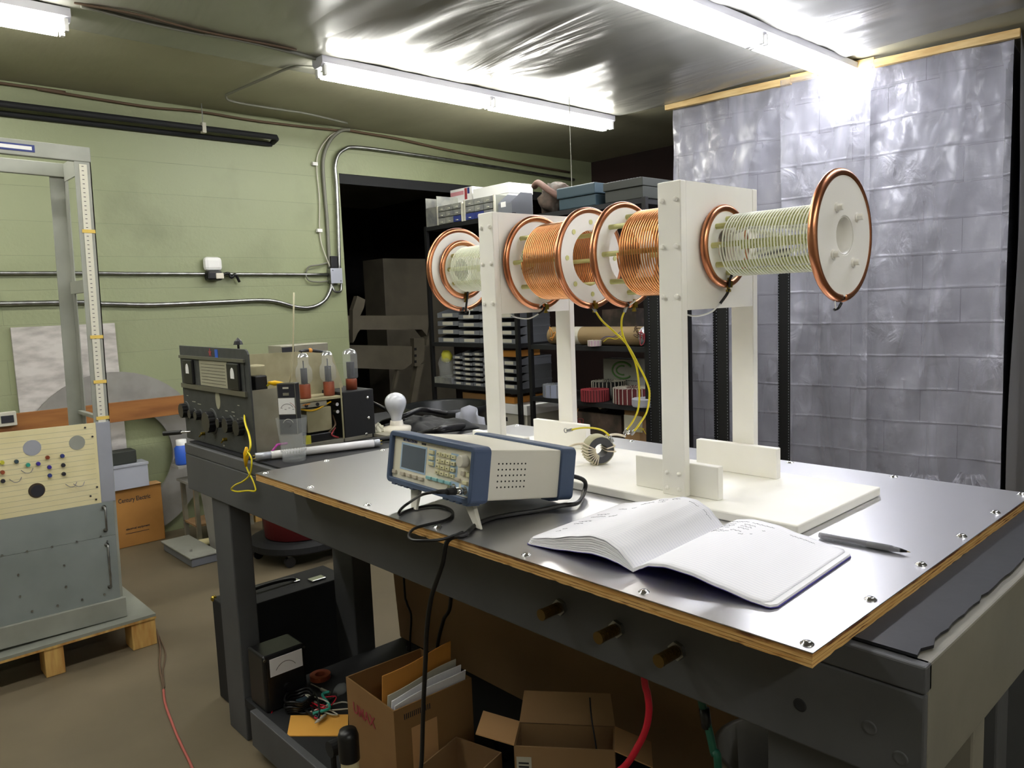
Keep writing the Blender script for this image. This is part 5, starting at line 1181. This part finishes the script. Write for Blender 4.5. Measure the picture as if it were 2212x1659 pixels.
bo2, X2, wd2 = carton('cardboard_carton', (-1.125, .178), (-.98, .215), .17, SZt, .28, 'small empty open carton between the two larger cartons')
p0_, p1_ = onz(1110, 1612, .42), onz(1328, 1622, .42)
bo3, X3, wd3 = carton('cardboard_carton', (p0_.x, p0_.y), (p1_.x, p1_.y), .10, SZt, .42, 'wide open carton with raised flaps and a small white label')
def flap(pts, m_='cardb'):
    V = [X3 @ Vector(p) for p in pts]; n_ = (V[1]-V[0]).cross(V[3]-V[0]).normalized()*.003
    MB().hexa(V+[v+n_ for v in V]).build('flap', m_, bo3)
flap([(.0, .1, .421), (wd3, .1, .421), (wd3-.01, .135, .485), (.01, .135, .485)])
flap([(0, 0, .421), (0, .1, .421), (-.09, .1, .445), (-.09, .0, .445)], 'cardi')
flap([(wd3, 0, .421), (wd3, .1, .421), (wd3+.085, .1, .385), (wd3+.085, .0, .385)], 'cardi')
MB().box(.005, .04, -.0012, -.0002, .33, .395, X3).build('shipping_label', 'lab', bo3)
mb = MB(); [mb.box(.01+i*.004, .012+i*.004, -.0018, -.0012, .335, .35, X3) for i in range(6)]; [mb.box(.01, .034, -.0018, -.0012, .36+i*.009, .364+i*.009, X3) for i in range(3)]; mb.build('label_print', 'mark', bo3)
MB().tube(spline([X3 @ Vector((wd3-.06, .12, .48)), X3 @ Vector((wd3-.055, .08, .45)), X3 @ Vector((wd3-.045, .05, .40)), X3 @ Vector((wd3-.04, .04, .34))], 5), .002, 6).build('string', 'mark', bo3, smooth=True)
c = onz(1105, 1575, .25)
tag(MB().ball((c.x, c.y, SZt+.06), .055, 14, (1, 1, 1.0), .25, 4).build('black_bundle', 'blk', loc=(c.x, c.y, SZt), smooth=True), 'shiny black bundle behind the raised carton flap', 'bundle')
# big brown sheet
yy = .75; zr = .80
mb = MB().hexa([(-2.04, yy, SZt), (-.515, yy, SZt), (-.515, yy+.012, SZt), (-2.04, yy+.012, SZt), (-2.10, yy, zr), (-.50, yy, zr), (-.50, yy+.012, zr), (-2.10, yy+.012, zr)])
tag(mb.build('cardboard_sheet', 'cardb', loc=(-1.3, yy, SZt)), 'very large brown cardboard sheet standing behind the lower shelf', 'cardboard sheet')
# hanging cables below the bench
def hc(pts, r, m_, name, lab, grp=None): return tag(MB().tube(spline(pts, 8), r, 8).build(name, m_, loc=pts[0], smooth=True), lab, 'cable', grp)
hc([Vector((ony(1390, 1440, .16).x, .16, .9))]+[ony(u, v, .16) for u, v in ((1392, 1465), (1399, 1500), (1402, 1535), (1395, 1575), (1378, 1612), (1350, 1655))]+[ony(1300, 1700, .16), ony(1290, 1790, .18)*1.0, Vector((ony(1290, 1800, .2).x, .22, .168))], .0062, 'redw', 'hanging_cable', 'bright red cable hanging below the bench front')
hc([Vector((ony(1510, 1480, .16).x, .16, .9))]+[ony(u, v, .16) for u, v in ((1514, 1500), (1522, 1540), (1532, 1580), (1542, 1625), (1552, 1680))]+[Vector((ony(1552, 1700, .17).x, .17, .3)), Vector((ony(1552, 1700, .17).x+.01, .2, .168))], .0065, 'grnw', 'hanging_cable', 'dark green cable hanging below the bench front right of the red one')
c = ony(1523, 1560, .16); MB_ = MB().cyl(ony(1521, 1530, .16), ony(1527, 1572, .16), .0085, n=10).build('tape_wrap', 'blk', loc=c, smooth=True); tag(MB_, 'black tape wrap around the green hanging cable', 'tape')
hc([Vector((ony(975, 1270, .45).x, .45, .9))]+[ony(u, v, .45) for u, v in ((974, 1290), (958, 1340), (946, 1390), (943, 1440))]+[Vector((ony(943, 1500, .45).x, .45, .3)), Vector((ony(943, 1500, .45).x, .45, .17))], .0055, 'blkc', 'hanging_cable', 'black cable hanging behind the thick power cord')
hc([Vector((ony(872, 1230, .7).x, .7, .9))]+[ony(u, v, .7) for u, v in ((873, 1260), (878, 1300), (888, 1330), (886, 1380), (885, 1440))]+[Vector((ony(885, 1500, .7).x, .7, .17))], .004, 'blkc', 'hanging_cable', 'thin black cable hanging before the brown sheet next to the back leg')
c = ony(1665, 1620, .55); pl_ = MB().lathe([(0, 0), (.12, 0), (.14, .30), (.145, .30), (.145, .315), (.132, .315), (.115, .01), (0, .01)], 28, Matrix.Translation((c.x, .6, SZt))).build('grey_pail', 'bench2', loc=(c.x, .6, SZt), smooth=True)
tag(pl_, 'taupe pail under the right end of the bench', 'pail')
c = ony(2196, 1500, .98); z_ = ony(2205, 1440, .98).z
tag(B(c.x, c.x+.4, .98, 1.4, 0, z_).build('pale_cabinet', 'plywhite', loc=(c.x, .98, 0), bevel=.004), 'pale grey green cabinet edge beyond the bench at the right border', 'cabinet')

# ================= BLACK OPEN FRAME RACK =================
k = thing('open_frame_rack', 'black open frame equipment rack of toothed posts behind the bench', 'equipment rack', (-2.05, 3, 0))
ry0, ry1, rx0, rx1, rh = 2.7, 3.36, -2.285, -1.845, 1.66
def post(x, y):
    B(x, x+.07, y, y+.012, .04, rh).build('post', 'black', k)
    B(x, x+.008, y, y+.06, .04, rh).build('post_flange', 'black', k)
    mb = MB()
    for i in range(96):
        z = .1+i*.016; mb.box(x+.002, x+.006, y-.0008, y-.0001, z, z+.007); mb.box(x+.064, x+.068, y-.0008, y-.0001, z, z+.007)
    mb.build('hole_strip', 'gbin', k)
for x in (rx0, rx1):
    for y in (ry0, ry1): post(x, y)
B(rx0, rx1+.07, ry0, ry0+.05, 0, .0395).build('base_rail', 'black', k); B(rx0, rx1+.07, ry1, ry1+.05, 0, .0395).build('base_rail', 'black', k)
B(rx0, rx0+.05, ry0+.06, ry1-.001, 0, .035).build('base_rail', 'black', k); B(rx1+.02, rx1+.07, ry0+.06, ry1-.001, 0, .035).build('base_rail', 'black', k)
B(rx0, rx1+.07, ry0, ry0+.03, rh+.0005, rh+.03).build('top_rail', 'black', k); B(rx0, rx1+.07, ry1, ry1+.03, rh+.0005, rh+.03).build('top_rail', 'black', k)
# ================= SHELVING =================
SY = 2.80
def unit(x0, x1, y0, y1, zs, lab):
    t = thing('wire_shelving', lab, 'shelving', ((x0+x1)/2, (y0+y1)/2, 0), 0, 'black shelving units')
    top = zs[-1]
    for x in (x0, x1-.028):
        for y in (y0, y1-.028): B(x, x+.028, y, y+.028, 0, top+.005).build('post', 'black', t)
    for z in zs: B(x0+.0285, x1-.0285, y0+.002, y1-.002, z-.03, z).build('shelf', 'blkm', t)
    return t
ux = lambda u, y=SY, v=740: ony(u, v, y).x
U1a, U1b = ux(928), ux(1119); U2a, U2b = ux(1140), ux(1400)
ZT = ony(1200, 445, SY).z; 
zA = ony(1000, 741, SY).z; zB = ony(1000, 833, SY).z
zC = ony(1290, 748, SY).z; zD = ony(1290, 870, SY).z
zt1 = ony(1000, 478, SY).z; zt2 = ony(1330, 436, SY).z
unit(U1a, U1b, SY, 3.25, [.28, zB, zA, 1.62, zt1], 'black shelving unit full of grey bins, left of two')
unit(U2a, U2b, SY, 3.25, [.28, zD, zC, 1.62, zt2], 'black shelving unit holding toroids and a cardboard tube, right of two')
# ---- grey stacking bins (one prototype, copies)
def make_bin(w_, d_, h_):
    t = thing('stacking_bin', '', 'storage bin', (0, 0, 0))
    t_ = .004; V = []
    prof = [(0, 0), (d_, 0), (d_, h_), (d_*.32, h_), (.0, h_*.55)]   # side outline: y back, z
    mb = MB()
    Xs = Matrix(((0, 0, 1, 0), (1, 0, 0, 0), (0, 1, 0, 0), (0, 0, 0, 1)))
    mb.prism(prof, 0, t_, Xs); mb.prism(prof, w_-t_, w_, Xs)
    mb.box(t_, w_-t_, 0, d_, 0, t_); mb.box(t_, w_-t_, d_-t_, d_, t_, h_); mb.box(t_, w_-t_, 0, t_, t_, h_*.55)
    mb.box(-.004, 0, d_*.32, d_, h_-.012, h_-.004); mb.box(w_, w_+.004, d_*.32, d_, h_-.012, h_-.004)
    mb.build('bin_body', 'gbin', t, local=True)
    MB().box(w_*.25, w_*.75, -.0012, -.0002, h_*.1, h_*.5).build('label_card', 'lab', t, local=True)
    return t
ordn = ['bottom', 'second', 'third', 'fourth', 'fifth', 'sixth', 'seventh', 'eighth']
protos = {}
def bins(u0, u1, zb, v_top, n, dep, shelf, coln, grp):
    x0, x1 = ux(u0, SY+.03), ux(u1, SY+.03); w_ = round(x1-x0-.006, 3); ht = ony((u0+u1)/2, v_top, SY+.03).z-zb; h_ = round(ht/n-.0008, 4)
    key_ = (w_, h_)
    for i in range(n):
        lab = 'grey bin, %s from bottom, %s stack on the %s' % (ordn[i] if i else 'first', coln, shelf)
        if i == n-1: lab = 'grey bin, topmost, %s stack on the %s' % (coln, shelf)
        loc = (x0+.003, SY+.03, zb+.0005+i*(h_+.0006))
        if key_ not in protos: protos[key_] = make_bin(w_, dep, h_); r = protos[key_]; r.location = loc; r['label'] = lab; r['group'] = grp
        else: r = dup(protos[key_], loc, label=lab, group=grp)
gA = 'large grey bins on the upper bin shelf'; gB = 'grey bins on the lower bin shelf'
bins(947, 992, zA, 668, 4, .34, 'upper bin shelf', 'leftmost', gA); bins(992, 1037, zA, 655, 5, .34, 'upper bin shelf', 'second', gA)
bins(1037, 1073, zA, 655, 5, .34, 'upper bin shelf', 'third', gA); bins(1074, 1117, zA, 650, 5, .34, 'upper bin shelf', 'rightmost', gA)
bins(976, 997, zB, 764, 6, .22, 'lower bin shelf', 'leftmost narrow', gB); bins(997, 1018, zB, 757, 7, .22, 'lower bin shelf', 'second narrow', gB)
bins(1019, 1040, zB, 757, 7, .22, 'lower bin shelf', 'third narrow', gB); bins(1041, 1078, zB, 770, 5, .3, 'lower bin shelf', 'wide middle', gB); bins(1079, 1117, zB, 772, 4, .34, 'lower bin shelf', 'wide rightmost', gB)
def boxat(name, u0, u1, zb, v_top, y0, y1, m, lab, cat, grp=None, bevel=.002, v=None):
    x0, x1 = ux(u0, y0), ux(u1, y0); zt = ony((u0+u1)/2, v_top, y0).z
    return tag(B(x0, x1, y0, y1, zb+.0008, zt).build(name, m, loc=((x0+x1)/2, (y0+y1)/2, zb+.0008), bevel=bevel), lab, cat, grp)
boxat('small_box', 1084, 1114, ony(1100, 773, 2.83).z+.002, 757, 2.86, 3.1, 'envd', 'orange brown small box on the wide right stack of grey bins', 'box')
c = ony(960, 795, 2.84)
tag(MB().ball((c.x, c.y+.02, zB+.13), .085, 14, (.9, .7, 1.3), .35, 6).build('plastic_bag', 'clear', loc=(c.x, c.y, zB), smooth=True), 'clear plastic bag at the left of the lower bin shelf', 'bag')
tag(MB().ball((c.x+.01, c.y+.02, zB+.21), .055, 12, (1, .7, .9), .3, 2).build('yellow_bundle', 'yelp', loc=(c.x, c.y, zB+.15), smooth=True), 'dull yellow bundle inside the clear bag on the lower bin shelf', 'bundle')
boxat('clear_tray', 934, 972, zB, 815, SY-.03+.04, 2.99, 'drw', 'translucent small parts tray at the left end of the lower bin shelf', 'tray')
boxat('brown_box', 994, 1048, .2801, 849, 2.86, 3.1, 'card', 'orange brown box lid seen just above the black tub', 'box')
fb = thing('file_box', 'white cardboard file box with lid on the lowest shelf', 'file box', (ux(1130, 2.75), 2.9, .28))
x0, x1 = ux(1068, 2.84), ux(1137, 2.84)
B(x0+.0, x1-.02, 2.84, 3.2, .2808, ony(1100, 893, 2.84).z).build('box', 'lab', fb); zl = ony(1100, 893, 2.84).z
B(x0-.01, x1-.01, 2.83, 3.21, zl+.0005, zl+.07).build('lid', 'white', fb, bevel=.002)
B(ux(1084, 2.84), ux(1090, 2.84), 2.8385, 2.8395, zl-.06, zl-.03).build('hand_hole', 'black', fb)
boxat('brown_box', 1082, 1106, zl+.0708, 857, 2.85, 3.14, 'envd', 'glossy orange brown box standing on the white file box', 'box')
# ---- top shelf things
zt = zt1
def tb(name, u0, u1, v0, v1, y0, y1, m, lab, cat, zb=None, **k):
    return boxat(name, u0, u1, zt+.0 if zb is None else zb, v0, y0, y1, m, lab, cat, **k)
bn = thing('clear_bin', 'open clear plastic bin with brown contents at the left end of the top shelf', 'bin', (ux(935), 2.9, zt))
x0, x1 = ux(932), ux(956); hh = ony(945, 440, SY).z
B(x0, x1, 2.81, 3.05, zt+.001, zt+.006).build('base', 'drw', bn); B(x0, x0+.004, 2.81, 3.05, zt+.006, hh+.06).build('side', 'drw', bn); B(x1-.004, x1, 2.81, 3.05, zt+.006, hh+.06).build('side', 'drw', bn); B(x0+.004, x1-.004, 2.81, 2.814, zt+.006, hh-.02).build('front', 'drw', bn)
tag(MB().ball(((x0+x1)/2, 2.93, zt+.065), .05, 12, (1, 1.4, .95), .4, 3).build('brown_parts', 'tan', loc=((x0+x1)/2, 2.93, zt+.007), smooth=True), 'brown small parts heaped in the clear bin', 'parts')
def cabinet(u0, u1, v0, lab, blues):
    x0, x1 = ux(u0), ux(u1-2); z1 = ony((u0+u1)/2, v0, SY).z; z0 = zt+.001
    t = thing('parts_cabinet', lab, 'cabinet', ((x0+x1)/2, SY+.1, z0), 0, 'small parts cabinets on the top shelf')
    B(x0, x1, SY+.015, SY+.2, z0, z1).build('housing', 'cab', t)
    B(x0, x0+.012, SY, SY+.0148, z0, z1).build('rim', 'lab', t); B(x1-.012, x1, SY, SY+.0148, z0, z1).build('rim', 'lab', t)
    n = 3; wd = (x1-x0-.03)/n; hs = [(.0, .34), (.36, .66), (.68, .98)]
    for i in range(n):
        for j, (a, b_) in enumerate(hs):
            m_ = 'navy' if (i, j) in blues else 'drw'
            d = B(x0+.015+i*wd, x0+.015+(i+1)*wd-.006, SY+.002, SY+.0145, z0+(z1-z0)*a+.004, z0+(z1-z0)*b_).build('drawer', m_, t)
            xc = x0+.015+(i+.5)*wd; B(xc-.01, xc+.01, SY-.006, SY+.0018, z0+(z1-z0)*(a+.1), z0+(z1-z0)*(a+.14)).build('drawer_pull', 'lab', d)
cabinet(957, 1013, 438, 'small grey drawer cabinet on the top shelf, left of two', {(2, 0)}); cabinet(1015, 1082, 424, 'small grey drawer cabinet on the top shelf, right of two', {(0, 0), (1, 0)})
zc = ony(985, 437, SY).z
# white boxes stand further back on the top shelf
wb = thing('printed_box', 'white box with red and blue print on the top shelf behind the drawer cabinets', 'box', (ux(1010, 3.02), 3.05, zt1))
x0, x1 = ux(988, 3.02), ux(1034, 3.02); z1 = ony(1010, 404, 3.02).z
B(x0, x1, 3.02, 3.22, zt+.001, z1).build('carton', 'white', wb); B(x0+.002, x1-.1, 3.0185, 3.0195, z1-.05, z1-.02).build('red_print', mat('pink_print', 'c88a92', .7), wb)
B(x1-.09, x1-.06, 3.0185, 3.0195, z1-.09, z1-.005).build('red_print', 'red', wb); B(x1-.055, x1-.03, 3.0185, 3.0195, z1-.05, z1-.005).build('blue_print', 'navy', wb)
w2 = thing('white_box', 'long white lidded box on the top shelf above the drawer cabinets', 'box', (ux(1080, 3.02), 3.05, zt1))
x0, x1 = ux(1036, 3.0), ux(1112, 3.0); z1 = ony(1075, 398, 3.0).z
B(x0+.004, x1-.004, 3.004, 3.24, zt+.001, z1-.075).build('box', 'white', w2); B(x0, x1, 3.0, 3.244, z1-.0745, z1).build('lid', 'white', w2, bevel=.002)
gb2 = thing('grey_open_bin', 'grey open fronted bin with white label right of the drawer cabinets', 'bin', (ux(1110), 2.95, zt))
x0, x1 = ux(1088), ux(1117); z1 = ony(1110, 412, SY).z; z0 = zt+.001
Xs = Matrix(((0, 0, 1, 0), (1, 0, 0, SY), (0, 1, 0, z0), (0, 0, 0, 1)))
pf_ = [(0, 0), (.2, 0), (.2, z1-z0), (.09, z1-z0), (0, (z1-z0)*.55)]
MB().prism(pf_, x0, x0+.004, Xs).prism(pf_, x1-.004, x1, Xs).box(x0+.004, x1-.004, SY, SY+.2, z0, z0+.004).box(x0+.004, x1-.004, SY, SY+.004, z0+.004, z0+(z1-z0)*.5).box(x0+.004, x1-.004, SY+.196, SY+.2, z0+.004, z1).build('bin_body', 'gbin', gb2)
B(x0+.03, x0+.08, SY-.002, SY-.0004, z0+.05, z0+.085).build('label_card', 'white', gb2)
zq = zt2
c = ony(1178, 425, SY+.03); 
bg = thing('slumped_bag', 'slumped dusty brown leather bag on the top shelf', 'bag', (c.x, c.y, zq))
MB().ball((c.x, SY+.13, zq+.095), .11, 22, (1.2, .9, 1.0), .35, 11).build('bag', 'tan', bg, smooth=True)
q = [(c.x-.1, SY+.03, zq+.19), (c.x-.03, SY-.0, zq+.2), (c.x+.05, SY+.0, zq+.15), (c.x+.13, SY+.03, zq+.09)]
MB().tube(spline(q, 5), .022, 8).build('strap', mat('pinkish_strap', '6e544b', .7), bg, smooth=True)
tbx = thing('toolbox', 'slate blue plastic toolbox on the top shelf', 'toolbox', (ux(1262), 2.95, zq))
x0, x1 = ux(1212), ux(1294); z1 = ony(1250, 399, SY).z; zl = z1-.07
B(x0+.01, x1-.006, SY+.01, SY+.3, zq+.001, zl).build('body', 'slate', tbx, bevel=.006); B(x0, x1, SY, SY+.31, zl+.0005, z1).build('lid', 'slate', tbx, bevel=.008)
x0, x1 = ux(1311), ux(1395); z1 = ony(1350, 388, SY).z
gc = thing('grey_case', 'dark grey ribbed equipment case at the right end of the top shelf', 'case', ((x0+x1)/2, 2.95, zq))
B(x0+.008, x1-.004, SY+.008, SY+.3, zq+.001, z1-.05).build('body', 'tapeb', gc, bevel=.004); B(x0, x1, SY, SY+.31, z1-.0495, z1).build('lid', 'tapeb', gc, bevel=.004)
for i in range(12): B(x0+.02+i*(x1-x0-.04)/12, x0+.03+i*(x1-x0-.04)/12, SY+.02, SY+.29, z1+.0002, z1+.005).build('rib', 'gbin', gc)
# hanging rod
c = ony(1235, 398, 3.1); tag(MB().cyl((c.x, 3.1, zq+.001), (c.x, 3.1, CZ-.001), .0025, n=6).build('hanger_rod', 'gey', loc=(c.x, 3.1, zq)), 'thin rod from the ceiling down to the top shelf', 'rod')
# ---- right unit contents
zr = zC+.0605; x0, x1 = ux(1188, 2.87), ux(1402, 2.87)
tbz = thing('cardboard_tube', 'long brown cardboard tube lying on the right shelving unit', 'tube', ((x0+x1)/2, 2.88, zC+.001))
n = 32
def pipe(xa, xb, ro, ri, m_, nm):
    V = []; fs = []
    for x in (xa, xb):
        for r in (ro, ri): V += [(x, 2.88+r*cos(2*PI*i/n), zr+r*sin(2*PI*i/n)) for i in range(n)]
    for i in range(n):
        j = (i+1) % n; fs += [(i, j, n+j, n+i), (2*n+i, 3*n+i, 3*n+j, 2*n+j), (i, 2*n+i, 2*n+j, j), (n+i, n+j, 3*n+j, 3*n+i)]
    MB().add(V, fs).build(nm, m_, tbz, smooth=False)
pipe(x0+.02, x1-.04, .059, .054, 'tubec', 'tube'); pipe(x1-.04, x1, .0592, .05, 'alu', 'end_sleeve'); xa = ux(1236, 2.84); pipe(xa, ux(1252, 2.84), .0596, .0591, 'lab', 'paper_label')
random.seed(8)
for k, (u, v, m_, lab) in enumerate(((1196, 722, 'envd', 'copper coloured wire ends at the left end of the cardboard tube'), (1385, 728, 'red', 'red wire ends at the right end of the cardboard tube'), (1378, 718, 'brownc', 'orange brown wire ends at the right end of the tube'), (1316, 727, 'navy', 'thin blue wire lying across the cardboard tube'), (1322, 732, 'yel', 'thin yellow wire lying across the cardboard tube'))):
    c = ony(u, v, 2.80); L_ = .09 if k < 3 else .14
    if k < 3: q = [c+Vector((random.uniform(-.03, .03), random.uniform(-.02, .01), random.uniform(-.05, .05))) for i in range(9)]
    else: q = [c+Vector((-.07, .0, -.02)), c+Vector((-.02, -.005, .005*(k-3))), c+Vector((.04, -.005, .0)), c+Vector((.09, -.0, .03))]
    tag(MB().tube(spline(q, 6), .003 if k < 3 else .0022, 5).build('wire_ends', m_, loc=c, smooth=True), lab, 'wire', 'loose wires around the cardboard tube')
c = ony(1285, 741, 2.815)
def toroid(u, v_bot, y, zb, R_, h_, m_, stripe, lab, n=26):
    x = ux(u, y); t = thing('toroid_coil', lab, 'toroid', (x, y, zb+.001), 0, 'toroid coils on the right shelving unit')
    X = Matrix.Translation((x, y, zb+.001)); MB().lathe([(R_*.45, 0), (R_, 0), (R_, h_), (R_*.45, h_), (R_*.45, 0)], 28, X).build('core', m_, t)
    for i in range(n):
        a = 2*PI*i/n; e = Vector((cos(a), sin(a), 0)); cc = Vector((x, y, zb+.001)); q = [cc+e*(R_+.002)+Vector((0, 0, .002)), cc+e*(R_+.002)+Vector((0, 0, h_+.001)), cc+e*R_*.43+Vector((0, 0, h_+.001)), cc+e*R_*.43+Vector((0, 0, .002))]
        MB().tube(q, .0028, 5).build('winding', stripe, t)
    return t
toroid(1284, 748, 2.80, zC, .04, .035, mat('pink_toroid', 'b39aa2', .5), 'lab', 'small pale pink toroid on the shelf before the cardboard tube', 12)
M['dred'] = mat('dark_red_wire', '5c2024', .5)
toroid(1282, 858, 2.86, zD, .088, .075, 'dred', 'red', 'dark red wound toroid on the shelf, left of the group', 30)
toroid(1312, 846, 3.04, zD, .11, .11, 'black', 'lab', 'black and white striped toroid behind the red one', 26)
toroid(1366, 862, 2.92, zD, .125, .095, 'dred', 'lab', 'large red and white wound toroid at the right of the group', 26)
toroid(1203, 850, 2.90, zD, .105, .085, mat('clear_grey', '8d93a5', .3), 'drw', 'greyish toroid at the left end of the shelf', 14)
c = ony(1383, 860, 2.815)
tag(MB().lathe([(.0, 0), (.075, 0), (.08, .01), (.08, .045), (.07, .05), (0, .05)], 28, Matrix.Translation((ux(1383, 2.80)+.0, 2.865-.03, zD+.001))).build('silver_can', 'frost', loc=(ux(1383, 2.80), 2.835, zD+.001), smooth=False), 'round silver grey can in front of the large toroid', 'can')
lb = thing('logo_box', 'grey white box with a green swirl logo at the back of the toroid shelf', 'box', (ux(1337, 3.12), 3.16, zD))
x0, x1 = ux(1302, 3.12), ux(1376, 3.12); z1 = ony(1335, 776, 3.12).z; z0 = ony(1335, 828, 3.12).z
B(x0, x1, 3.12, 3.22, zD+.001, z1).build('carton', mat('greyish_carton', '8f8f86', .8), lb)
xc, zc_ = ux(1343, 3.12), (z0*.45+z1*.55)
mb = MB()
for (rx, rz_, a0, a1, w0) in ((.085, .055, .5, 5.6, .007), (.05, .03, 1.2, 5.0, .006)):
    mb.tube([(xc+rx*cos(a0+(a1-a0)*i/24), 3.1195, zc_+rz_*sin(a0+(a1-a0)*i/24)) for i in range(25)], w0, 5)
o = mb.build('swirl_logo', mat('logo_green', '4f7a3f', .7), lb)
mb = MB(); [mb.box(x0+.04+i*.014, x0+.048+i*.014, 3.119, 3.1198, z0+.02, z0+.026) for i in range(18)]; mb.build('small_print', 'mark', lb)
boxat('brown_box', 1302, 1375, zC, 668, 3.05, 3.22, 'tan', 'dim brown box behind the cardboard tube', 'box')
boxat('brown_box', 1232, 1338, .2801, 892, 2.90, 3.2, 'tan', 'dark brown carton on the lowest shelf of the right unit', 'box')
boxat('brown_box', 1345, 1378, .2801, 884, 2.86, 3.1, 'cardb', 'brown carton with pale label at the lower right of the shelving', 'box')
c = ony(1368, 915, 2.858); o = B(c.x-.07, c.x+.07, 2.855, 2.8588, c.z-.05, c.z+.05); tag(o.build('pale_label', 'lab', loc=c), 'pale paper label on the lower right brown carton', 'label')
c = ony(1290, 888, 2.87); zb_ = ony(1285, 892, 2.90).z
mo = thing('small_motor', 'dark round motor like part on the dark brown carton', 'motor', (c.x, 3.0, zb_))
MB().cyl((c.x, 2.93, zb_+.048), (c.x, 3.05, zb_+.048), .045, n=20).build('motor_body', 'blkm', mo); MB().cyl((c.x, 2.90, zb_+.048), (c.x, 2.93, zb_+.048), .02, n=14).build('shaft_boss', 'chas', mo)
for k, (u, v) in enumerate(((1248, 895), (1255, 915), (1385, 925))):
    c = ony(u, v, 2.84); q = [c+Vector((random.uniform(-.04, .04), random.uniform(-.01, .01), random.uniform(-.04, .04))) for i in range(6)]
    tag(MB().tube(spline(q, 6), .0022, 5).build('stray_wire', ('envd', 'red', 'yel')[k], loc=c, smooth=True), ('thin orange wires hanging by the dark brown carton', 'thin red wires low on the dark brown carton', 'thin yellow wires by the lower right brown carton')[k], 'wire', 'stray wires on the lowest shelf')
# ---- black tub
tbc = (-3.80, 2.38)
tb_ = thing('black_tub', 'large round black plastic tub behind the bench', 'tub', (tbc[0], tbc[1], 0))
zz = .75; R0 = .31
MB().lathe([(0, .001), (R0*.85, .001), (R0*.9, .3), (R0*.92, .5), (R0*.945, .52), (R0*.95, zz-.05), (R0*.99, zz-.045), (R0, zz), (R0*.975, zz+.003), (R0*.93, zz-.01), (R0*.86, .1), (0, .06)], 48, Matrix.Translation((*tbc, 0))).build('tub', 'tub', tb_, smooth=True)
c = ony(1015, 905, 2.0)
def hang(u, v):
    a = (u-.5)*2; k = .14+.08*(1-v)
    return (c.x+a*k, 2.0+.02*sin(a*6)+.03*noise.noise(Vector((a*2, v*3, 0))), .003+(c.z+.08)*v-.06*abs(a)*v)
tag(MB().grid(hang, 24, 14).build('plastic_bag', 'frost', loc=(c.x, 2.0, .003), smooth=True, solid=.004), 'milky blue plastic bag standing upright in front of the black tub', 'bag')

# ================= DARK ROOM BEYOND THE OPENING =================
m_ = thing('bending_machine', 'dim beige sheet metal machine standing in the dark room', 'machine', (-5.7, 3.1, 0))
def px(u, v): return onx(u, v, -5.55)
def slabyz(pts, x0, x1): return MB().prism([(p.y, p.z) for p in pts], x0, x1, Matrix(((0, 0, 1, 0), (1, 0, 0, 0), (0, 1, 0, 0), (0, 0, 0, 1))))
slabyz([px(740, 682), px(924, 682), px(918, 728), px(905, 712), px(740, 712)], -5.62, -5.5).build('upper_beam', 'mach', m_)
slabyz([px(735, 745), px(890, 748), px(890, 785), px(872, 799), px(735, 794)], -5.6, -5.55).build('lower_beam', 'mach', m_)
slabyz([px(890, 731), px(912, 731), px(914, 750), px(912, 778), px(902, 791), px(892, 791)], -5.58, -5.52).build('end_plate', 'mach', m_)
slabyz([px(921, 690), px(926, 690), px(920, 745), px(914, 745)], -5.56, -5.5).build('edge_bar', 'mach', m_)
slabyz([px(900, 791), px(914, 785), px(898, 870), px(884, 1200), px(870, 1200), px(886, 870)], -5.6, -5.54).build('leg', 'mach', m_)
slabyz([px(860, 799), px(865, 799), px(856, 840), px(851, 840)], -5.6, -5.56).build('linkage_bar', 'mach', m_)
for v in (754, 768, 781): p = px(893, v); MB().box(-5.519, -5.515, p.y-.012, p.y+.012, p.z-.012, p.z+.012).build('bolt_head', 'blkm', m_)
slabyz([px(748, 740), px(748, 670), px(758, 640), px(775, 648), px(772, 665), px(760, 690), px(772, 700), px(758, 720), px(752, 735)], -5.5, -5.44).build('lever', 'mach', m_)
tag(B(-6.9, -6.5, 3.7, 4.6, 0, 1.95).build('tall_cabinet', 'mach', loc=(-6.7, 4.1, 0), bevel=.005), 'tall dim metal cabinet in the dark room', 'cabinet')
tag(B(-6.6, -6.1, 2.0, 2.6, 0, 1.3).build('dim_crate', 'dark', loc=(-6.3, 2.3, 0)), 'dark crate left in the dark room beyond the opening', 'crate')
